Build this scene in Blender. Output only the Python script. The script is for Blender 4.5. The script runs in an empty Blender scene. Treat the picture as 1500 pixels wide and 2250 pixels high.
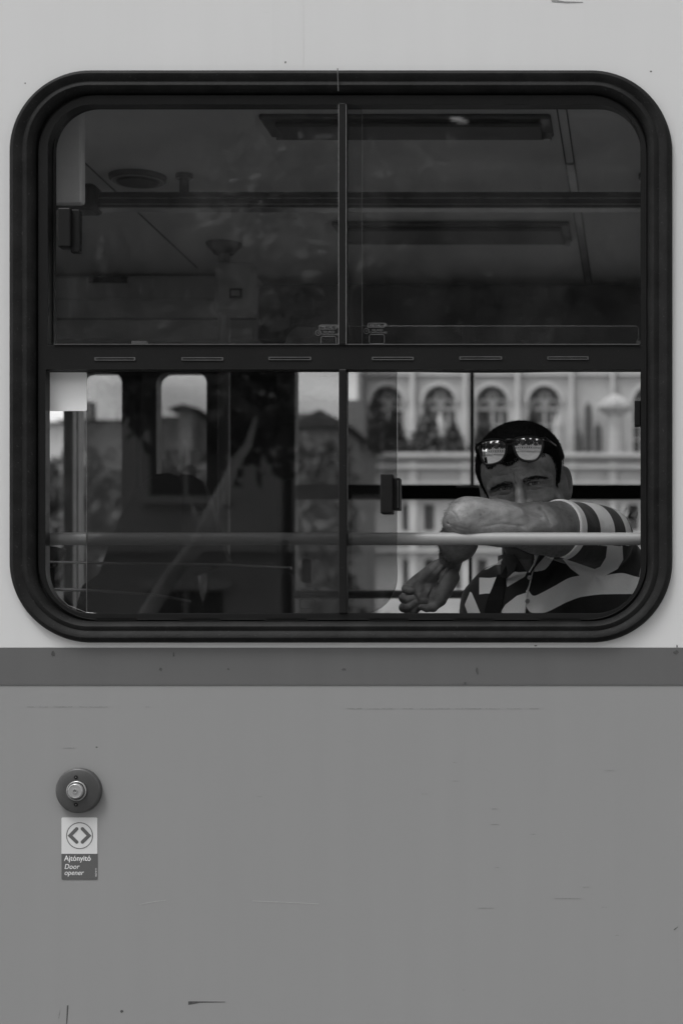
import bpy, bmesh, math, random
import numpy as np
from mathutils import Vector, Matrix, noise
from mathutils.geometry import tessellate_polygon

random.seed(7)
rng = np.random.default_rng(7)
R_ = math.radians
sc = bpy.context.scene

# ------------------------------------------------------------------ camera, sky, sun, exposure
K = 0.00082          # metres of tram side covered by one unit of the side drawing
CAMD = 3.5           # camera stands this far from the tram side
CX, CY, CZ = 1430.0, 1522.0, 1.6


def P(px, py, y=0.0):
    s = K * (CAMD + y) / CAMD
    return Vector(((px - CX) * s, y, CZ + (CY - py) * s))


cam_d = bpy.data.cameras.new('camera')
cam = bpy.data.objects.new('camera', cam_d)
sc.collection.objects.link(cam)
cam.location = (0, -CAMD, CZ)
cam.rotation_euler = (R_(90), 0, 0)
cam_d.sensor_fit = 'AUTO'
cam_d.sensor_width = 36
cam_d.lens = 36 * CAMD / (2250 * K)
cam_d.shift_x = (750 - CX) / 2250
cam_d.shift_y = (CY - 1125) / 2250
cam_d.clip_start = 0.05
cam_d.clip_end = 3000
cam_d.dof.use_dof = True
cam_d.dof.focus_distance = CAMD + 0.16
cam_d.dof.aperture_fstop = 5.0
sc.camera = cam

SUN_EL, SUN_AZ = 62.0, -40.0      # azimuth measured from behind the camera, negative = from the left
world = bpy.data.worlds.new("World")
sc.world = world
world.use_nodes = True
nt = world.node_tree
bg = nt.nodes['Background']
sky = nt.nodes.new('ShaderNodeTexSky')
sky.sky_type = 'NISHITA'
sky.sun_disc = False
sky.sun_elevation = R_(SUN_EL)
sky.sun_rotation = R_(180 + (-SUN_AZ))
sky.dust_density = 1.5
bw = nt.nodes.new('ShaderNodeRGBToBW')
tc = nt.nodes.new('ShaderNodeTexCoord')
mp = nt.nodes.new('ShaderNodeMapping')
mp.inputs['Scale'].default_value = (2.2, 2.2, 9.0)
ns = nt.nodes.new('ShaderNodeTexNoise')
ns.inputs['Scale'].default_value = 2.3
ns.inputs['Detail'].default_value = 6
rp = nt.nodes.new('ShaderNodeMapRange')
rp.inputs['From Min'].default_value = 0.38
rp.inputs['From Max'].default_value = 0.66
rp.inputs['To Min'].default_value = 1.5
rp.inputs['To Max'].default_value = 3.4
mu = nt.nodes.new('ShaderNodeMath'); mu.operation = 'MULTIPLY'
nt.links.new(sky.outputs[0], bw.inputs[0])
nt.links.new(tc.outputs['Generated'], mp.inputs[0])
nt.links.new(mp.outputs[0], ns.inputs['Vector'])
nt.links.new(ns.outputs['Fac'], rp.inputs['Value'])
nt.links.new(bw.outputs[0], mu.inputs[0])
nt.links.new(rp.outputs[0], mu.inputs[1])
nt.links.new(mu.outputs[0], bg.inputs['Color'])
bg.inputs['Strength'].default_value = 0.15

sl = bpy.data.lights.new('sun', 'SUN')
sl.energy = 1.4
sl.angle = R_(16)
sl.color = (1, 1, 1)
sun = bpy.data.objects.new('sun', sl)
sc.collection.objects.link(sun)
sd = Vector((math.sin(R_(SUN_AZ)) * math.cos(R_(SUN_EL)), -math.cos(R_(SUN_AZ)) * math.cos(R_(SUN_EL)), math.sin(R_(SUN_EL))))
sun.rotation_euler = sd.to_track_quat('Z', 'Y').to_euler()
sun.location = sd * 30

sc.view_settings.view_transform = 'Standard'
sc.view_settings.look = 'None'
sc.view_settings.gamma = 1
sc.view_settings.exposure = -0.08
sc.cycles.transparent_max_bounces = 32
sc.cycles.max_bounces = 8
sc.cycles.diffuse_bounces = 4
sc.cycles.sample_clamp_indirect = 4


# ------------------------------------------------------------------ materials
def new_mat(name):
    m = bpy.data.materials.new(name)
    m.use_nodes = True
    return m, m.node_tree, m.node_tree.nodes['Principled BSDF']


def N(t, typ, **kw):
    n = t.nodes.new('ShaderNode' + typ)
    for k, v in kw.items():
        setattr(n, k, v)
    return n


def simple(name, v, rough=0.5, metal=0.0, var=0.0, scale=20.0, bump=0.0, bscale=200.0, stretch=(1, 1, 1), speck=0.0, coat=0.0, spec=0.5):
    """grey material with some tonal variation, fine relief and small light or dark specks"""
    m, t, b = new_mat(name)
    b.inputs['Roughness'].default_value = rough
    b.inputs['Metallic'].default_value = metal
    b.inputs['Coat Weight'].default_value = coat
    b.inputs['Specular IOR Level'].default_value = spec
    tcn = N(t, 'TexCoord')
    mpn = N(t, 'Mapping'); mpn.inputs['Scale'].default_value = stretch
    t.links.new(tcn.outputs['Object'], mpn.inputs[0])
    n1 = N(t, 'TexNoise'); n1.inputs['Scale'].default_value = scale; n1.inputs['Detail'].default_value = 6
    n1.inputs['Roughness'].default_value = 0.6
    t.links.new(mpn.outputs[0], n1.inputs['Vector'])
    mr = N(t, 'MapRange')
    mr.inputs['From Min'].default_value = 0.25; mr.inputs['From Max'].default_value = 0.75
    mr.inputs['To Min'].default_value = v * (1 - var); mr.inputs['To Max'].default_value = v * (1 + var)
    t.links.new(n1.outputs['Fac'], mr.inputs['Value'])
    out = mr.outputs[0]
    if speck:
        n2 = N(t, 'TexNoise'); n2.inputs['Scale'].default_value = 260; n2.inputs['Detail'].default_value = 2
        t.links.new(tcn.outputs['Object'], n2.inputs['Vector'])
        m2 = N(t, 'MapRange'); m2.inputs['From Min'].default_value = 0.66; m2.inputs['From Max'].default_value = 0.76
        m2.inputs['To Max'].default_value = 1
        t.links.new(n2.outputs['Fac'], m2.inputs['Value'])
        mul = N(t, 'Math', operation='MULTIPLY_ADD')
        t.links.new(m2.outputs[0], mul.inputs[0]); mul.inputs[1].default_value = speck
        t.links.new(out, mul.inputs[2])
        out = mul.outputs[0]
    t.links.new(out, b.inputs['Base Color'])
    if bump:
        n3 = N(t, 'TexNoise'); n3.inputs['Scale'].default_value = bscale; n3.inputs['Detail'].default_value = 4
        t.links.new(mpn.outputs[0], n3.inputs['Vector'])
        bp = N(t, 'Bump'); bp.inputs['Strength'].default_value = bump; bp.inputs['Distance'].default_value = 0.002
        t.links.new(n3.outputs['Fac'], bp.inputs['Height'])
        t.links.new(bp.outputs[0], b.inputs['Normal'])
    return m


def glass(name, T, dust_haze=0.02, refl=1.0):
    """tinted pane: mirror part by Schlick's law, the rest passes through"""
    m, t, b = new_mat(name)
    t.nodes.remove(b)
    out = t.nodes['Material Output']
    geo = N(t, 'NewGeometry')
    dot = N(t, 'VectorMath', operation='DOT_PRODUCT')
    t.links.new(geo.outputs['Incoming'], dot.inputs[0]); t.links.new(geo.outputs['Normal'], dot.inputs[1])
    ab = N(t, 'Math', operation='ABSOLUTE'); t.links.new(dot.outputs['Value'], ab.inputs[0])
    om = N(t, 'Math', operation='SUBTRACT'); om.inputs[0].default_value = 1; t.links.new(ab.outputs[0], om.inputs[1])
    pw = N(t, 'Math', operation='POWER'); t.links.new(om.outputs[0], pw.inputs[0]); pw.inputs[1].default_value = 5
    ma = N(t, 'Math', operation='MULTIPLY_ADD'); t.links.new(pw.outputs[0], ma.inputs[0])
    ma.inputs[1].default_value = 0.95; ma.inputs[2].default_value = 0.042 * refl
    tr = N(t, 'BsdfTransparent'); tr.inputs[0].default_value = (T, T, T, 1)
    gl = N(t, 'BsdfGlossy'); gl.inputs['Roughness'].default_value = 0.0; gl.inputs['Color'].default_value = (1, 1, 1, 1)
    mx = N(t, 'MixShader'); t.links.new(ma.outputs[0], mx.inputs[0])
    t.links.new(tr.outputs[0], mx.inputs[1]); t.links.new(gl.outputs[0], mx.inputs[2])
    df = N(t, 'BsdfDiffuse'); df.inputs[0].default_value = (0.55, 0.55, 0.55, 1)
    tcn = N(t, 'TexCoord')
    n1 = N(t, 'TexNoise'); n1.inputs['Scale'].default_value = 330; n1.inputs['Detail'].default_value = 2
    mpn = N(t, 'Mapping'); mpn.inputs['Scale'].default_value = (1, 1, 0.35)
    t.links.new(tcn.outputs['Object'], mpn.inputs[0]); t.links.new(mpn.outputs[0], n1.inputs['Vector'])
    n2 = N(t, 'TexNoise'); n2.inputs['Scale'].default_value = 9; n2.inputs['Detail'].default_value = 5
    t.links.new(tcn.outputs['Object'], n2.inputs['Vector'])
    mr = N(t, 'MapRange'); mr.inputs['From Min'].default_value = 0.62; mr.inputs['From Max'].default_value = 0.75
    mr.inputs['To Max'].default_value = dust_haze * 1.6
    t.links.new(n1.outputs['Fac'], mr.inputs['Value'])
    mr2 = N(t, 'MapRange'); mr2.inputs['From Min'].default_value = 0.35; mr2.inputs['From Max'].default_value = 0.7
    mr2.inputs['To Min'].default_value = dust_haze * 0.2; mr2.inputs['To Max'].default_value = dust_haze
    t.links.new(n2.outputs['Fac'], mr2.inputs['Value'])
    ad = N(t, 'Math', operation='ADD'); t.links.new(mr.outputs[0], ad.inputs[0]); t.links.new(mr2.outputs[0], ad.inputs[1])
    mx2 = N(t, 'MixShader'); t.links.new(ad.outputs[0], mx2.inputs[0])
    t.links.new(mx.outputs[0], mx2.inputs[1]); t.links.new(df.outputs[0], mx2.inputs[2])
    t.links.new(mx2.outputs[0], out.inputs['Surface'])
    return m


def paint(name, v, streak=0.04):
    """vehicle paint: dull gloss, faint dirt runs and slow waviness of the sheet"""
    m, t, b = new_mat(name)
    b.inputs['Roughness'].default_value = 0.34
    b.inputs['Specular IOR Level'].default_value = 0.35
    tcn = N(t, 'TexCoord')
    mpn = N(t, 'Mapping'); mpn.inputs['Scale'].default_value = (14, 1, 1.2)
    t.links.new(tcn.outputs['Object'], mpn.inputs[0])
    n1 = N(t, 'TexNoise'); n1.inputs['Scale'].default_value = 1.6; n1.inputs['Detail'].default_value = 5
    t.links.new(mpn.outputs[0], n1.inputs['Vector'])
    n2 = N(t, 'TexNoise'); n2.inputs['Scale'].default_value = 1.7; n2.inputs['Detail'].default_value = 4
    t.links.new(tcn.outputs['Object'], n2.inputs['Vector'])
    n4 = N(t, 'TexNoise'); n4.inputs['Scale'].default_value = 700; n4.inputs['Detail'].default_value = 1
    t.links.new(tcn.outputs['Object'], n4.inputs['Vector'])
    a = N(t, 'Math', operation='ADD'); t.links.new(n1.outputs['Fac'], a.inputs[0]); t.links.new(n2.outputs['Fac'], a.inputs[1])
    a2 = N(t, 'Math', operation='MULTIPLY_ADD'); t.links.new(n4.outputs['Fac'], a2.inputs[0]); a2.inputs[1].default_value = 0.5
    t.links.new(a.outputs[0], a2.inputs[2])
    mr = N(t, 'MapRange'); mr.inputs['From Min'].default_value = 0.85; mr.inputs['From Max'].default_value = 1.65
    mr.inputs['To Min'].default_value = v * (1 - streak); mr.inputs['To Max'].default_value = v * (1 + streak)
    t.links.new(a2.outputs[0], mr.inputs['Value'])
    # sparse short horizontal scuffs
    mp3 = N(t, 'Mapping'); mp3.inputs['Scale'].default_value = (5, 1, 90)
    t.links.new(tcn.outputs['Object'], mp3.inputs[0])
    n3 = N(t, 'TexNoise'); n3.inputs['Scale'].default_value = 5; n3.inputs['Detail'].default_value = 1
    t.links.new(mp3.outputs[0], n3.inputs['Vector'])
    m3 = N(t, 'MapRange'); m3.inputs['From Min'].default_value = 0.74; m3.inputs['From Max'].default_value = 0.80
    m3.inputs['To Min'].default_value = 1.0; m3.inputs['To Max'].default_value = 0.93
    t.links.new(n3.outputs['Fac'], m3.inputs['Value'])
    mm = N(t, 'Math', operation='MULTIPLY'); t.links.new(mr.outputs[0], mm.inputs[0]); t.links.new(m3.outputs[0], mm.inputs[1])
    t.links.new(mm.outputs[0], b.inputs['Base Color'])
    bp = N(t, 'Bump'); bp.inputs['Strength'].default_value = 0.25; bp.inputs['Distance'].default_value = 0.01
    n5 = N(t, 'TexNoise'); n5.inputs['Scale'].default_value = 2.2; n5.inputs['Detail'].default_value = 1
    t.links.new(tcn.outputs['Object'], n5.inputs['Vector'])
    t.links.new(n5.outputs['Fac'], bp.inputs['Height']); t.links.new(bp.outputs[0], b.inputs['Normal'])
    return m


M = {
    'white_paint': paint('white_paint', 0.64, 0.02),
    'patch_paint': paint('patch_paint', 0.63, 0.03),
    'stripe_paint': paint('stripe_paint', 0.125, 0.06),
    'grey_paint': paint('grey_paint', 0.285, 0.025),
    'rubber': simple('rubber', 0.009, 0.6, var=0.75, scale=22, bump=0.35, bscale=160, speck=0.03, spec=0.18),
    'frame_metal': simple('frame_metal', 0.009, 0.45, spec=0.18, var=0.2, scale=12, bump=0.05, bscale=500, speck=0.02),
    'black': simple('black_plastic', 0.007, 0.5, var=0.3, scale=30, bump=0.1, spec=0.2),
    'bright_edge': simple('bare_metal_edge', 0.13, 0.35, metal=0.6, var=0.3, scale=40),
    'chip': simple('bare_chip', 0.06, 0.7, var=0.5, scale=300),
    'scratch': simple('scratch_line', 0.235, 0.7, var=0.4, scale=300),
    'pale_scratch': simple('pale_scratch', 0.42, 0.7, var=0.2, scale=200),
    'rail': simple('rail_coat', 0.29, 0.42, metal=0.0, var=0.06, scale=30, stretch=(1, 8, 8), bump=0.03, bscale=150),
    'ceiling': simple('ceiling_laminate', 0.78, 0.6, var=0.05, scale=4),
    'wall_in': simple('inside_wall', 0.36, 0.6, var=0.08, scale=5),
    'dark_in': simple('dark_inside_trim', 0.035, 0.5, var=0.2, scale=8),
    'lamp_body': simple('lamp_body', 0.07, 0.4, var=0.1, scale=8),
    'alu': simple('dull_aluminium', 0.35, 0.4, metal=0.7, var=0.1, scale=30),
    'chrome': simple('chrome_tube', 0.4, 0.18, metal=1.0, var=0.05, scale=10),
    'seat': simple('seat_shell', 0.02, 0.6, var=0.2, scale=12, bump=0.1, spec=0.02),
    'seat_fabric': simple('seat_fabric', 0.03, 0.9, var=0.5, scale=60, bump=0.3, bscale=300),
    'floor': simple('rubber_floor', 0.30, 0.7, var=0.2, scale=30),
    'paper': simple('paper_sticker', 0.85, 0.5, var=0.02, scale=20),
    'sign_grey': simple('sign_dark_print', 0.105, 0.4, var=0.04, scale=80),
    'sign_white': simple('sign_white_print', 0.66, 0.4, var=0.02, scale=30),
    'ink': simple('ink', 0.11, 0.45, var=0.05, scale=80),
    'plate': simple('button_plate', 0.060, 0.38, var=0.15, scale=50, bump=0.06, bscale=400),
    'button': simple('button_cap', 0.40, 0.28, metal=0.35, var=0.06, scale=80, bump=0.05, bscale=500),
    'etch': simple('etched_mark', 0.16, 0.8, var=0.3, scale=300),
    'etch_dark': simple('dark_etched_mark', 0.02, 0.8, var=0.3, scale=300),
    'skin': None, 'hair': None, 'shirt': None,
    'lens': simple('mirror_lens', 0.62, 0.02, metal=1.0),
    'glasses': simple('glasses_frame', 0.008, 0.3, var=0.1, scale=30),
    'strap': simple('bag_webbing', 0.004, 0.9, var=0.3, scale=200, bump=0.4, bscale=900),
    'cloth_dark': simple('dark_cloth', 0.035, 0.9, var=0.2, scale=60, bump=0.2),
    'shirt_button': simple('shirt_button', 0.35, 0.3, var=0.1, scale=200),
    'eyeball': None,
    'stone': simple('pale_limestone', 0.36, 0.9, var=0.18, scale=0.5, bump=0.2, bscale=3),
    'stone_trim': simple('limestone_trim', 0.42, 0.9, var=0.12, scale=0.6),
    'picto': simple('picto_print', 0.22, 0.7, var=0.1, scale=20),
    'window_dark': simple('dark_window', 0.045, 0.35, var=0.3, scale=0.5),
    'plaster': simple('pale_plaster', 0.58, 0.9, var=0.12, scale=0.4),
    'plaster_mid': simple('grey_plaster', 0.22, 0.9, var=0.2, scale=0.4),
    'roof': simple('roof_tiles', 0.07, 0.9, var=0.3, scale=0.8),
    'asphalt': simple('asphalt', 0.09, 0.85, var=0.25, scale=1.2, bump=0.4, bscale=60),
    'paving': simple('paving', 0.23, 0.85, var=0.2, scale=0.9, bump=0.3, bscale=30),
    'kerb': simple('kerb_stone', 0.28, 0.85, var=0.15, scale=3),
    'steel': simple('rail_steel', 0.3, 0.3, metal=1.0, var=0.2, scale=5),
    'bark': simple('bark', 0.09, 0.95, var=0.4, scale=6, bump=0.6, bscale=25),
    'pale_bark': simple('pale_plane_bark', 0.55, 0.85, var=0.8, scale=2.2, bump=0.4, bscale=20),
    'leaf': simple('leaf', 0.055, 0.6, var=0.5, scale=1.5),
    'leaf_light': simple('leaf_light', 0.12, 0.6, var=0.5, scale=1.5),
    'needle': simple('needle', 0.06, 0.8, var=0.4, scale=0.8),
    'hill': simple('hillside', 0.05, 1.0, var=0.5, scale=0.02),
    'pane_near': glass('tinted_pane', 0.92, 0.005),
    'pane_top': glass('tinted_top_pane', 0.89, 0.018),  # heavier dust film also stands in for mottled foliage reflections
    'pane_slide': glass('tinted_sliding_pane', 0.65, 0.006),
    'pane_far': glass('far_pane', 0.96, 0.006, 0.5),
    'pane_edge': simple('ground_glass_edge', 0.20, 0.3, var=0.2, scale=60),
}


# ------------------------------------------------------------------ mesh helpers
def link(o, parent=None):
    sc.collection.objects.link(o)
    if parent is not None:
        o.parent = parent
    return o


def obj_from(name, verts, faces, mat, parent=None, smooth=False):
    me = bpy.data.meshes.new(name)
    me.from_pydata([tuple(v) for v in verts], [], [tuple(f) for f in faces])
    me.update()
    mats = mat if isinstance(mat, (list, tuple)) else [mat]
    for mm in mats:
        me.materials.append(M[mm] if isinstance(mm, str) else mm)
    o = bpy.data.objects.new(name, me)
    link(o, parent)
    if smooth:
        for p in me.polygons:
            p.use_smooth = True
    return o


class MB:
    def __init__(self):
        self.v, self.f, self.mi = [], [], []

    def add(self, v, f, mi=0):
        n = len(self.v)
        self.v += [tuple(a) for a in v]
        self.f += [tuple(i + n for i in a) for a in f]
        self.mi += [mi] * len(f)

    def box(self, a, b, mi=0):
        x0, y0, z0 = a; x1, y1, z1 = b
        v = [(x0, y0, z0), (x1, y0, z0), (x1, y1, z0), (x0, y1, z0), (x0, y0, z1), (x1, y0, z1), (x1, y1, z1), (x0, y1, z1)]
        self.add(v, [(0, 3, 2, 1), (4, 5, 6, 7), (0, 1, 5, 4), (1, 2, 6, 5), (2, 3, 7, 6), (3, 0, 4, 7)], mi)

    def tube(self, pts, radii, seg=12, mi=0, cap=True):
        pts = [Vector(p) for p in pts]
        if not isinstance(radii, (list, tuple)):
            radii = [radii] * len(pts)
        v, f = [], []
        up = None
        for i, p in enumerate(pts):
            d = (pts[min(i + 1, len(pts) - 1)] - pts[max(i - 1, 0)]).normalized()
            if up is None:
                up = Vector((0, 0, 1)) if abs(d.z) < 0.9 else Vector((1, 0, 0))
            s = d.cross(up).normalized(); up = s.cross(d).normalized()
            for k in range(seg):
                a = 2 * math.pi * k / seg
                v.append(p + (s * math.cos(a) + up * math.sin(a)) * radii[i])
        for i in range(len(pts) - 1):
            for k in range(seg):
                a = i * seg + k; b = i * seg + (k + 1) % seg
                f.append((a, b, b + seg, a + seg))
        if cap:
            f.append(tuple(range(seg))[::-1]); f.append(tuple((len(pts) - 1) * seg + k for k in range(seg)))
        self.add(v, f, mi)

    def plate(self, outer, holes, y0, y1, mi=0):
        """outer, holes: lists of (x, z); a slab from y0 to y1 with real holes"""
        loops = [outer] + holes
        polys = [[Vector((p[0], p[1], 0)) for p in l] for l in loops]
        tris = tessellate_polygon(polys)
        flat = [p for l in loops for p in l]
        n = len(flat)
        v = [(p[0], y0, p[1]) for p in flat] + [(p[0], y1, p[1]) for p in flat]
        f = []
        for t in tris:
            a, b, c = (Vector(flat[i]) for i in t)
            cr = (b - a).x * (c - a).y - (b - a).y * (c - a).x
            tt = t if cr > 0 else (t[0], t[2], t[1])      # seen from -y: x right, z up
            f.append(tuple(tt)); f.append((tt[0] + n, tt[2] + n, tt[1] + n))
        o = 0
        for l in loops:
            m = len(l)
            for k in range(m):
                a, b = o + k, o + (k + 1) % m
                f.append((a, a + n, b + n, b))
            o += m
        self.add(v, f, mi)

    def build(self, name, mat, parent=None, smooth=False, bevel=0.0, recalc=True):
        o = obj_from(name, self.v, self.f, mat, parent)
        for p, mi in zip(o.data.polygons, self.mi):
            p.material_index = mi
        if recalc:
            bm = bmesh.new(); bm.from_mesh(o.data)
            bmesh.ops.recalc_face_normals(bm, faces=bm.faces)
            bm.to_mesh(o.data); bm.free()
        if smooth:
            o.data.polygons.foreach_set('use_smooth', [True] * len(o.data.polygons))
            o.data.set_sharp_from_angle(angle=R_(40))
        if bevel:
            b = o.modifiers.new('bevel', 'BEVEL'); b.width = bevel; b.segments = 2; b.limit_method = 'ANGLE'; b.angle_limit = R_(40)
        return o


def empty(name, loc=(0, 0, 0)):
    o = bpy.data.objects.new(name, None)
    o.location = loc
    sc.collection.objects.link(o)
    return o


def tag(o, label=None, cat=None, group=None, kind=None):
    if label: o['label'] = label
    if cat: o['category'] = cat
    if group: o['group'] = group
    if kind: o['kind'] = kind
    return o


def rrect(x0, y0, x1, y1, r, seg=12, rs=None):
    """rounded rectangle in drawing units, radii (tl, tr, br, bl); returns (X, Z) points at the side plane"""
    rs = rs or (r, r, r, r)
    pts = []
    for (cx, cy, rr, a0) in ((x1 - rs[1], y0 + rs[1], rs[1], 0), (x0 + rs[0], y0 + rs[0], rs[0], 90),
                             (x0 + rs[3], y1 - rs[3], rs[3], 180), (x1 - rs[2], y1 - rs[2], rs[2], 270)):
        n = seg if rr > 0.01 else 0
        for k in range(n + 1):
            a = R_(a0 + 90 * k / max(n, 1))
            pts.append((cx + rr * math.cos(a), cy - rr * math.sin(a)))
            if n == 0: break
    return pts


def XZ(pts, y=0.0):
    return [(P(a, b, y).x, P(a, b, y).z) for a, b in pts]


def ring_sweep(mb, rects, mi=0, seg=20):
    """rects: list of (x0,y0,x1,y1,r,Y): successive contours joined into a moulding"""
    loops = []
    for (x0, y0, x1, y1, r, Y) in rects:
        l = XZ(rrect(x0, y0, x1, y1, r, seg))
        loops.append([(a, Y, b) for a, b in l])
    n = len(loops[0])
    v = [p for l in loops for p in l]
    f = []
    for i in range(len(loops) - 1):
        for k in range(n):
            a = i * n + k; b = i * n + (k + 1) % n
            f.append((a, b, b + n, a + n))
    mb.add(v, f, mi)


def pxbox(mb, x0, y0, x1, y1, Y0, Y1, mi=0, ref=None):
    """box whose front outline has these drawing coordinates at depth ref (default Y0)"""
    r = Y0 if ref is None else ref
    a, b = P(x0, y1, r), P(x1, y0, r)
    mb.box((a.x, Y0, a.z), (b.x, Y1, b.z), mi)


# ================================================================== SETTING: ground
def sheet(name, x0, y0, x1, y1, z, mat, n=1):
    o = obj_from(name, [(x0, y0, z), (x1, y0, z), (x1, y1, z), (x0, y1, z)], [(0, 1, 2, 3)], mat)
    return tag(o, kind='structure')


sheet('ground', -900, -900, 900, 1600, 0.0, 'asphalt')
sheet('pavement', -60, -26, 60, -0.45, 0.10, 'paving')
mb = MB(); mb.box((-60, -0.45, 0.0), (60, -0.30, 0.11))
tag(mb.build('kerb', 'kerb'), kind='structure')
mb = MB(); mb.box((-60, -26.2, 0.0), (60, -26.0, 0.11))
tag(mb.build('kerb', 'kerb'), kind='structure')
sheet('plaza', -60, 10, 60, 112, 0.004, 'paving')
mb = MB()
for x in (0.45, 1.89):
    mb.box((-60, x - 0.035, 0.0), (60, x + 0.035, 0.03))
tag(mb.build('track', 'steel'), kind='structure')
# hill on the far horizon
hv, hf = [], []
nx, ny = 60, 8
for j in range(ny + 1):
    for i in range(nx + 1):
        x = -420 + i * 14; y = 420 + j * 40
        h = 34 * math.sin(math.pi * j / ny) * (0.6 + 0.6 * noise.noise(Vector((x * 0.008, y * 0.01, 3))))
        hv.append((x, y, max(h, -1)))
for j in range(ny):
    for i in range(nx):
        a = j * (nx + 1) + i
        hf.append((a, a + 1, a + nx + 2, a + nx + 1))
o = obj_from('hill', hv, hf, 'hill', smooth=True)
tag(o, kind='structure')

# ================================================================== THE TRAM
tram = empty('tram', (0, 0, 0))
tag(tram, 'white and grey tram side with a big rounded window and dark belt stripe', 'tram')
BAY = 1740            # one window bay in drawing units
WX = BAY * K
TOPY, BOTY = -260, 2900       # panel edges in drawing units
OUTER = (23, 156, 1476, 1412, 178)

# ---- side panels, one per bay
up_out = XZ([(750 - BAY / 2, 1423), (750 + BAY / 2, 1423), (750 + BAY / 2, TOPY), (750 - BAY / 2, TOPY)])
hole = XZ(rrect(32, 165, 1467, 1403, 170, 20))
mb = MB(); mb.plate(up_out, [hole], 0.0, 0.012)
panel = mb.build('upper_side_panel', 'white_paint', tram)
panel['label'] = 'white painted side panel around the window'
mb = MB(); pxbox(mb, 750 - BAY / 2, 1423.6, 750 + BAY / 2, 1505, -0.0015, 0.012, ref=0)
stripe = mb.build('belt_stripe', 'stripe_paint', tram)
mb = MB(); pxbox(mb, 750 - BAY / 2, 1505.6, 750 + BAY / 2, BOTY - 560, 0.0, 0.012, ref=0)
lower = mb.build('lower_side_panel', 'grey_paint', tram)
# patch strip and small relief on the top panel
mb = MB(); pxbox(mb, 598, -40, 668, 154.5, -0.0003, 0.0, ref=0)
mb.build('patch_strip', 'patch_paint', panel)

# ---- paint chips and scratches
def flat_part(name, pts, mat, parent, t=0.0004, y=0.0):
    m_ = MB(); m_.plate(XZ(pts), [], y - t, y - 0.00005)
    return m_.build(name, mat, parent)


def blob(cx, cy, w, h, n=9, seed=0):
    r = random.Random(seed)
    return [(cx + w * math.cos(2 * math.pi * k / n) * r.uniform(0.5, 1), cy - h * math.sin(2 * math.pi * k / n) * r.uniform(0.5, 1)) for k in range(n)]


for i, (cx, cy, w, h) in enumerate([(118, 1436, 5, 9), (354, 1471, 5, 5), (502, 1470, 3, 3), (756, 1471, 6, 4), (1048, 1474, 4, 10),
                                    (1484, 1434, 7, 6), (1486, 1420, 2, 4), (382, 1438, 3, 7), (1022, 1501, 4, 4), (1176, 1419, 5, 2)]):
    flat_part('paint_chip', blob(cx, cy, w, h, seed=i), 'chip', stripe, y=-0.0015 if cy > 1424 else 0)
for i, (cx, cy, w, h) in enumerate([(627, 137, 2.5, 3), (1429, 157, 3, 2.5), (56, 183, 2, 2), (213, 1642, 3, 2), (268, 2222, 4, 4)]):
    flat_part('paint_chip', blob(cx, cy, w, h, seed=50 + i), 'chip', panel if cy < 1400 else lower)
flat_part('paint_chip', [(414, 2208), (440, 2203), (495, 2202), (495, 2201), (414, 2200)], 'chip', lower)
flat_part('scratch', [(1210, 0), (1212, 5), (1245, 7), (1280, 6), (1280, 4.5), (1240, 3), (1222, 0)], 'scratch', panel)
flat_part('scratch', [(148, 2209), (146, 2250), (148, 2250), (151, 2209)], 'chip', lower)
flat_part('scratch', [(131, 2220), (129, 2238), (130, 2238), (132.5, 2220)], 'scratch', lower)
r = random.Random(3)
for (xa, xb, y0) in ((60, 220, 1552.5), (760, 1180, 1556.5)):
    x = xa
    while x < xb:
        l = r.uniform(8, 40)
        flat_part('scratch', [(x, y0 + 1.0), (x + l, y0 + 1.3), (x + l, y0 - 0.2), (x, y0 - 0.2)], 'scratch', lower)
        x += l + r.uniform(3, 18)
for (x, y0, l) in ((995, 1675, 7), (992, 1716, 14), (1080, 1777, 14), (1078, 1811, 18), (1163, 1833, 14), (1082, 1906, 14), (1325, 1693, 26),
                   (1280, 1949, 15), (1215, 1974, 60), (1320, 1993, 12), (1350, 2055, 10), (1014, 2175, 7), (925, 1744, 14), (565, 1750, 10),
                   (1050, 1995, 34), (320, 1553, 12), (140, 1643, 24)):
    flat_part('scratch', [(x, y0 + 0.9), (x + l, y0 + 0.5), (x + l, y0 - 0.2), (x + l / 2, y0 - 0.6), (x, y0)], 'scratch', lower)
flat_part('scratch', [(1479, 2042), (1488, 2036), (1488, 2037), (1480, 2044)], 'chip', lower)
flat_part('scratch', [(306, 1988), (340, 1981.5), (365, 1978), (365, 1977.2), (340, 1980.3), (306, 1987)], 'pale_scratch', lower)
flat_part('scratch', [(1300 / 2 - 95, 1980), (700, 1986.5), (700, 1985.5), (555, 1979)], 'pale_scratch', lower)

# ---- the window: frame (part), everything in it a sub-part
mb = MB()
fr_out = XZ(rrect(84, 208, 1419, 1361, 128, 20))
open_top = XZ(rrect(104, 228, 1407, 757, 0, 14, rs=(100, 96, 0.001, 0.001)))
open_bot = XZ(rrect(99, 811, 1407, 1348, 0, 14, rs=(0.001, 0.001, 102, 98)))
mb.plate(fr_out, [open_top, open_bot], 0.004, 0.030)
win = mb.build('window_frame', 'frame_metal', tram, bevel=0.0012)
win['label'] = 'dark metal frame of the big rounded tram window'

mb = MB()
x0, y0, x1, y1, rr = OUTER
prof = [(0, 0.0), (1, -0.006), (5, -0.012), (12, -0.0155), (20, -0.0145), (26, -0.011), (30, -0.0095), (35, -0.0115), (41, -0.0125), (47, -0.0095), (52, -0.003), (55, 0.004), (56, 0.012), (66, 0.012)]
ring_sweep(mb, [(x0 + d, y0 + d * 0.86, x1 - d, y1 - d * 0.86, max(rr - d, 40), Y) for d, Y in prof], seg=24)
gas = mb.build('rubber_gasket', 'rubber', win, smooth=True)
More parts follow.
